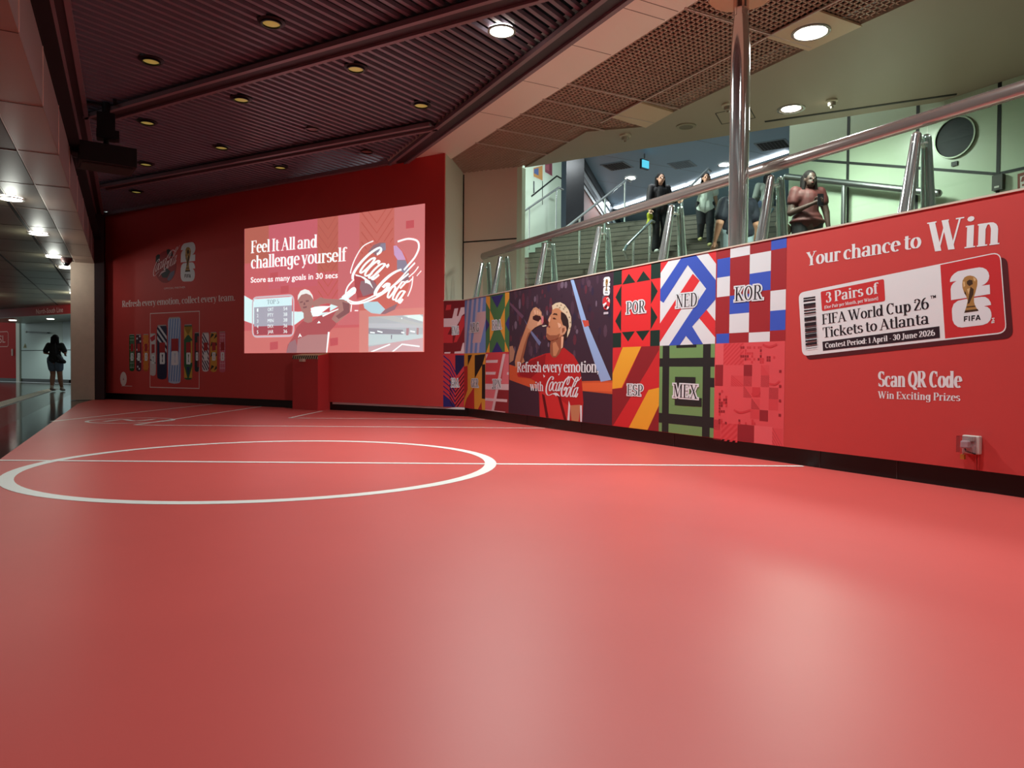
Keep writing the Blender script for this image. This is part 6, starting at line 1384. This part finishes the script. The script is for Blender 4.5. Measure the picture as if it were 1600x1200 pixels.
# people on the stairs
f = on_stairs(1029, 396); H = hgt(1026, 271, f)
J = dict(hiL=(-.09, 0, .90), knL=(-.10, .06, .50), anL=(-.09, -.02, .17), knR=(.09, .10, .50), anR=(.09, .05, .07), head=(0, .07, 1.51), elL=(-.24, .02, 1.10), wrL=(-.34, .16, 1.06), elR=(.23, .03, 1.08), wrR=(.24, .12, .88))
t, T = person(f, YA+pi+.15, H, 'person with long dark hair in black top and wide black trousers coming down the stairs', (196, 152, 130), (20, 16, 18), (26, 25, 30), (24, 24, 30), (196, 196, 192), J, .98, .42, 1.6, 1.95, .035, topdrop=.06, fit=1.8)
hp = f+T.to_3x3() @ Vector((.25, .13, .78)); tb = thing('yellow_bag', hp, 'small bright yellow bag held by the person in black on the stairs', 'bag')
fuse('pouch', [((0, 0, -.02), .055, (.03, .02, -.16), .05), ((.04, 0, -.05), .04, (-.03, 0, -.2), .04)], mat((176, 176, 40), .6, noise=.3, nscale=30), tb, .012, 2)
fuse('strap', [((0, 0, -.02), .012, (-.02, 0, .1), .010)], mat((190, 180, 40), .6), tb, .008, 1)
f = on_stairs(1101, 386); H = hgt(1100, 270, f)
J = dict(head=(.0, .07, 1.50), elL=(-.22, .0, 1.10), wrL=(-.25, .06, .88), elR=(.30, .10, 1.16), wrR=(.46, .24, 1.10), knL=(-.10, .08, .50), anL=(-.10, .02, .08), knR=(.09, .02, .52), anR=(.09, -.08, .22))
person(f, YA+pi-.1, H, 'person in a white T-shirt and dark jeans coming down with a hand on the rail', (204, 158, 132), (24, 20, 20), (238, 244, 236), (50, 52, 58), (196, 190, 130), J, 1.22, .22, .6, 1.9, fit=1.9, topdrop=.09)
f = ondepth(1150, 480, 10.4); f.z = ZU
D_ = (f-EYE).dot(F_)
J = dict(head=(.0, .10, 1.48), neck=(0, .03, 1.37), elL=(-.27, -.02, 1.06), wrL=(-.28, .10, .82), elR=(.27, -.02, 1.06), wrR=(.28, .10, .82), shL=(-.19, 0, 1.33), shR=(.19, 0, 1.33))
person(f, YA+.15, 1.68, 'person in a navy T-shirt and pale jeans going up, half hidden by the steel column', (178, 128, 104), (22, 18, 18), (30, 32, 44), (150, 164, 170), (60, 60, 60), J, 1.5, .0, .62, 1.9, face=False, fit=1.5)
# seated on the top step, back turned
g = on_stairs(1190, 324); f = g+Vector((0, 0, -.62))-NS*0.0; H = 1.6; f = f+NS*.5
J = dict(pel=(0, 0, .78), waist=(0, 0, .93), hiL=(-.10, 0, .76), hiR=(.10, 0, .76), knL=(-.12, .40, .78), knR=(.12, .40, .78), anL=(-.12, .44, .70), anR=(.12, .44, .70), chest=(0, .02, 1.12), neck=(0, .03, 1.27), shL=(-.18, .02, 1.22), shR=(.18, .02, 1.22), head=(.03, .05, 1.39), elL=(-.25, .0, .98), elR=(.25, .02, .98), wrL=(-.2, .2, .86), wrR=(.2, .2, .86))
person(f, YA-.05, H, 'person with dark hair in a grey hoodie seated with back turned at the stair top', (190, 150, 128), (26, 22, 24), (138, 142, 134), (60, 72, 96), (70, 70, 70), J, 1.05, .22, 1.9, 1.5, face=False, fit=2.0)
# woman in ruffled top
D6 = 9.5; f = ondepth(1259, 480, D6); f.z = ZU; H = hgt(1259, 266, f)
J = dict(elL=(-.25, .02, 1.08), wrL=(-.27, .06, .84), elR=(.24, .02, 1.06), wrR=(.04, .24, 1.14), head=(.0, .06, 1.50))
t, T = person(f, YA+pi+.05, H, 'person in a red ruffled top and black trousers looking at a phone', (62, 42, 36), (20, 14, 14), (66, 18, 16), (14, 14, 17), (40, 40, 40), J, 1.2, .34, .45, 1.9, ruffle=True)  # skin, hair and top colours darkened to stand in for backlight
hp = f+T.to_3x3() @ Vector((-.02, .33, 1.17)); tb = thing('mobile_phone', hp, 'dark mobile phone held by the person in the red ruffled top', 'phone')
MB().box(hp, (.075, .012, .15), mat((20, 20, 24), .3), rz=-YAW).build('case', tb); MB().box(hp+Vector((0.004, .008, 0)), (.066, .004, .135), mat((60, 70, 80), .15), rz=-YAW).build('screen', tb)
hp = f+T.to_3x3() @ Vector((.30, -.06, .92)); tb = thing('handbag', hp, 'brown handbag at the hip of the person in the red ruffled top', 'bag')
fuse('bag_body', [((-.05, 0, 0), .07, (.10, 0, -.05), .05), ((-.03, 0, .04), .05, (.08, 0, -.08), .05)], mat((96, 84, 70), .6), tb, .012, 2); fuse('strap', [((0, 0, .08), .01, (-.12, .0, .4), .01)], mat((60, 50, 44), .6), tb, .008, 1)
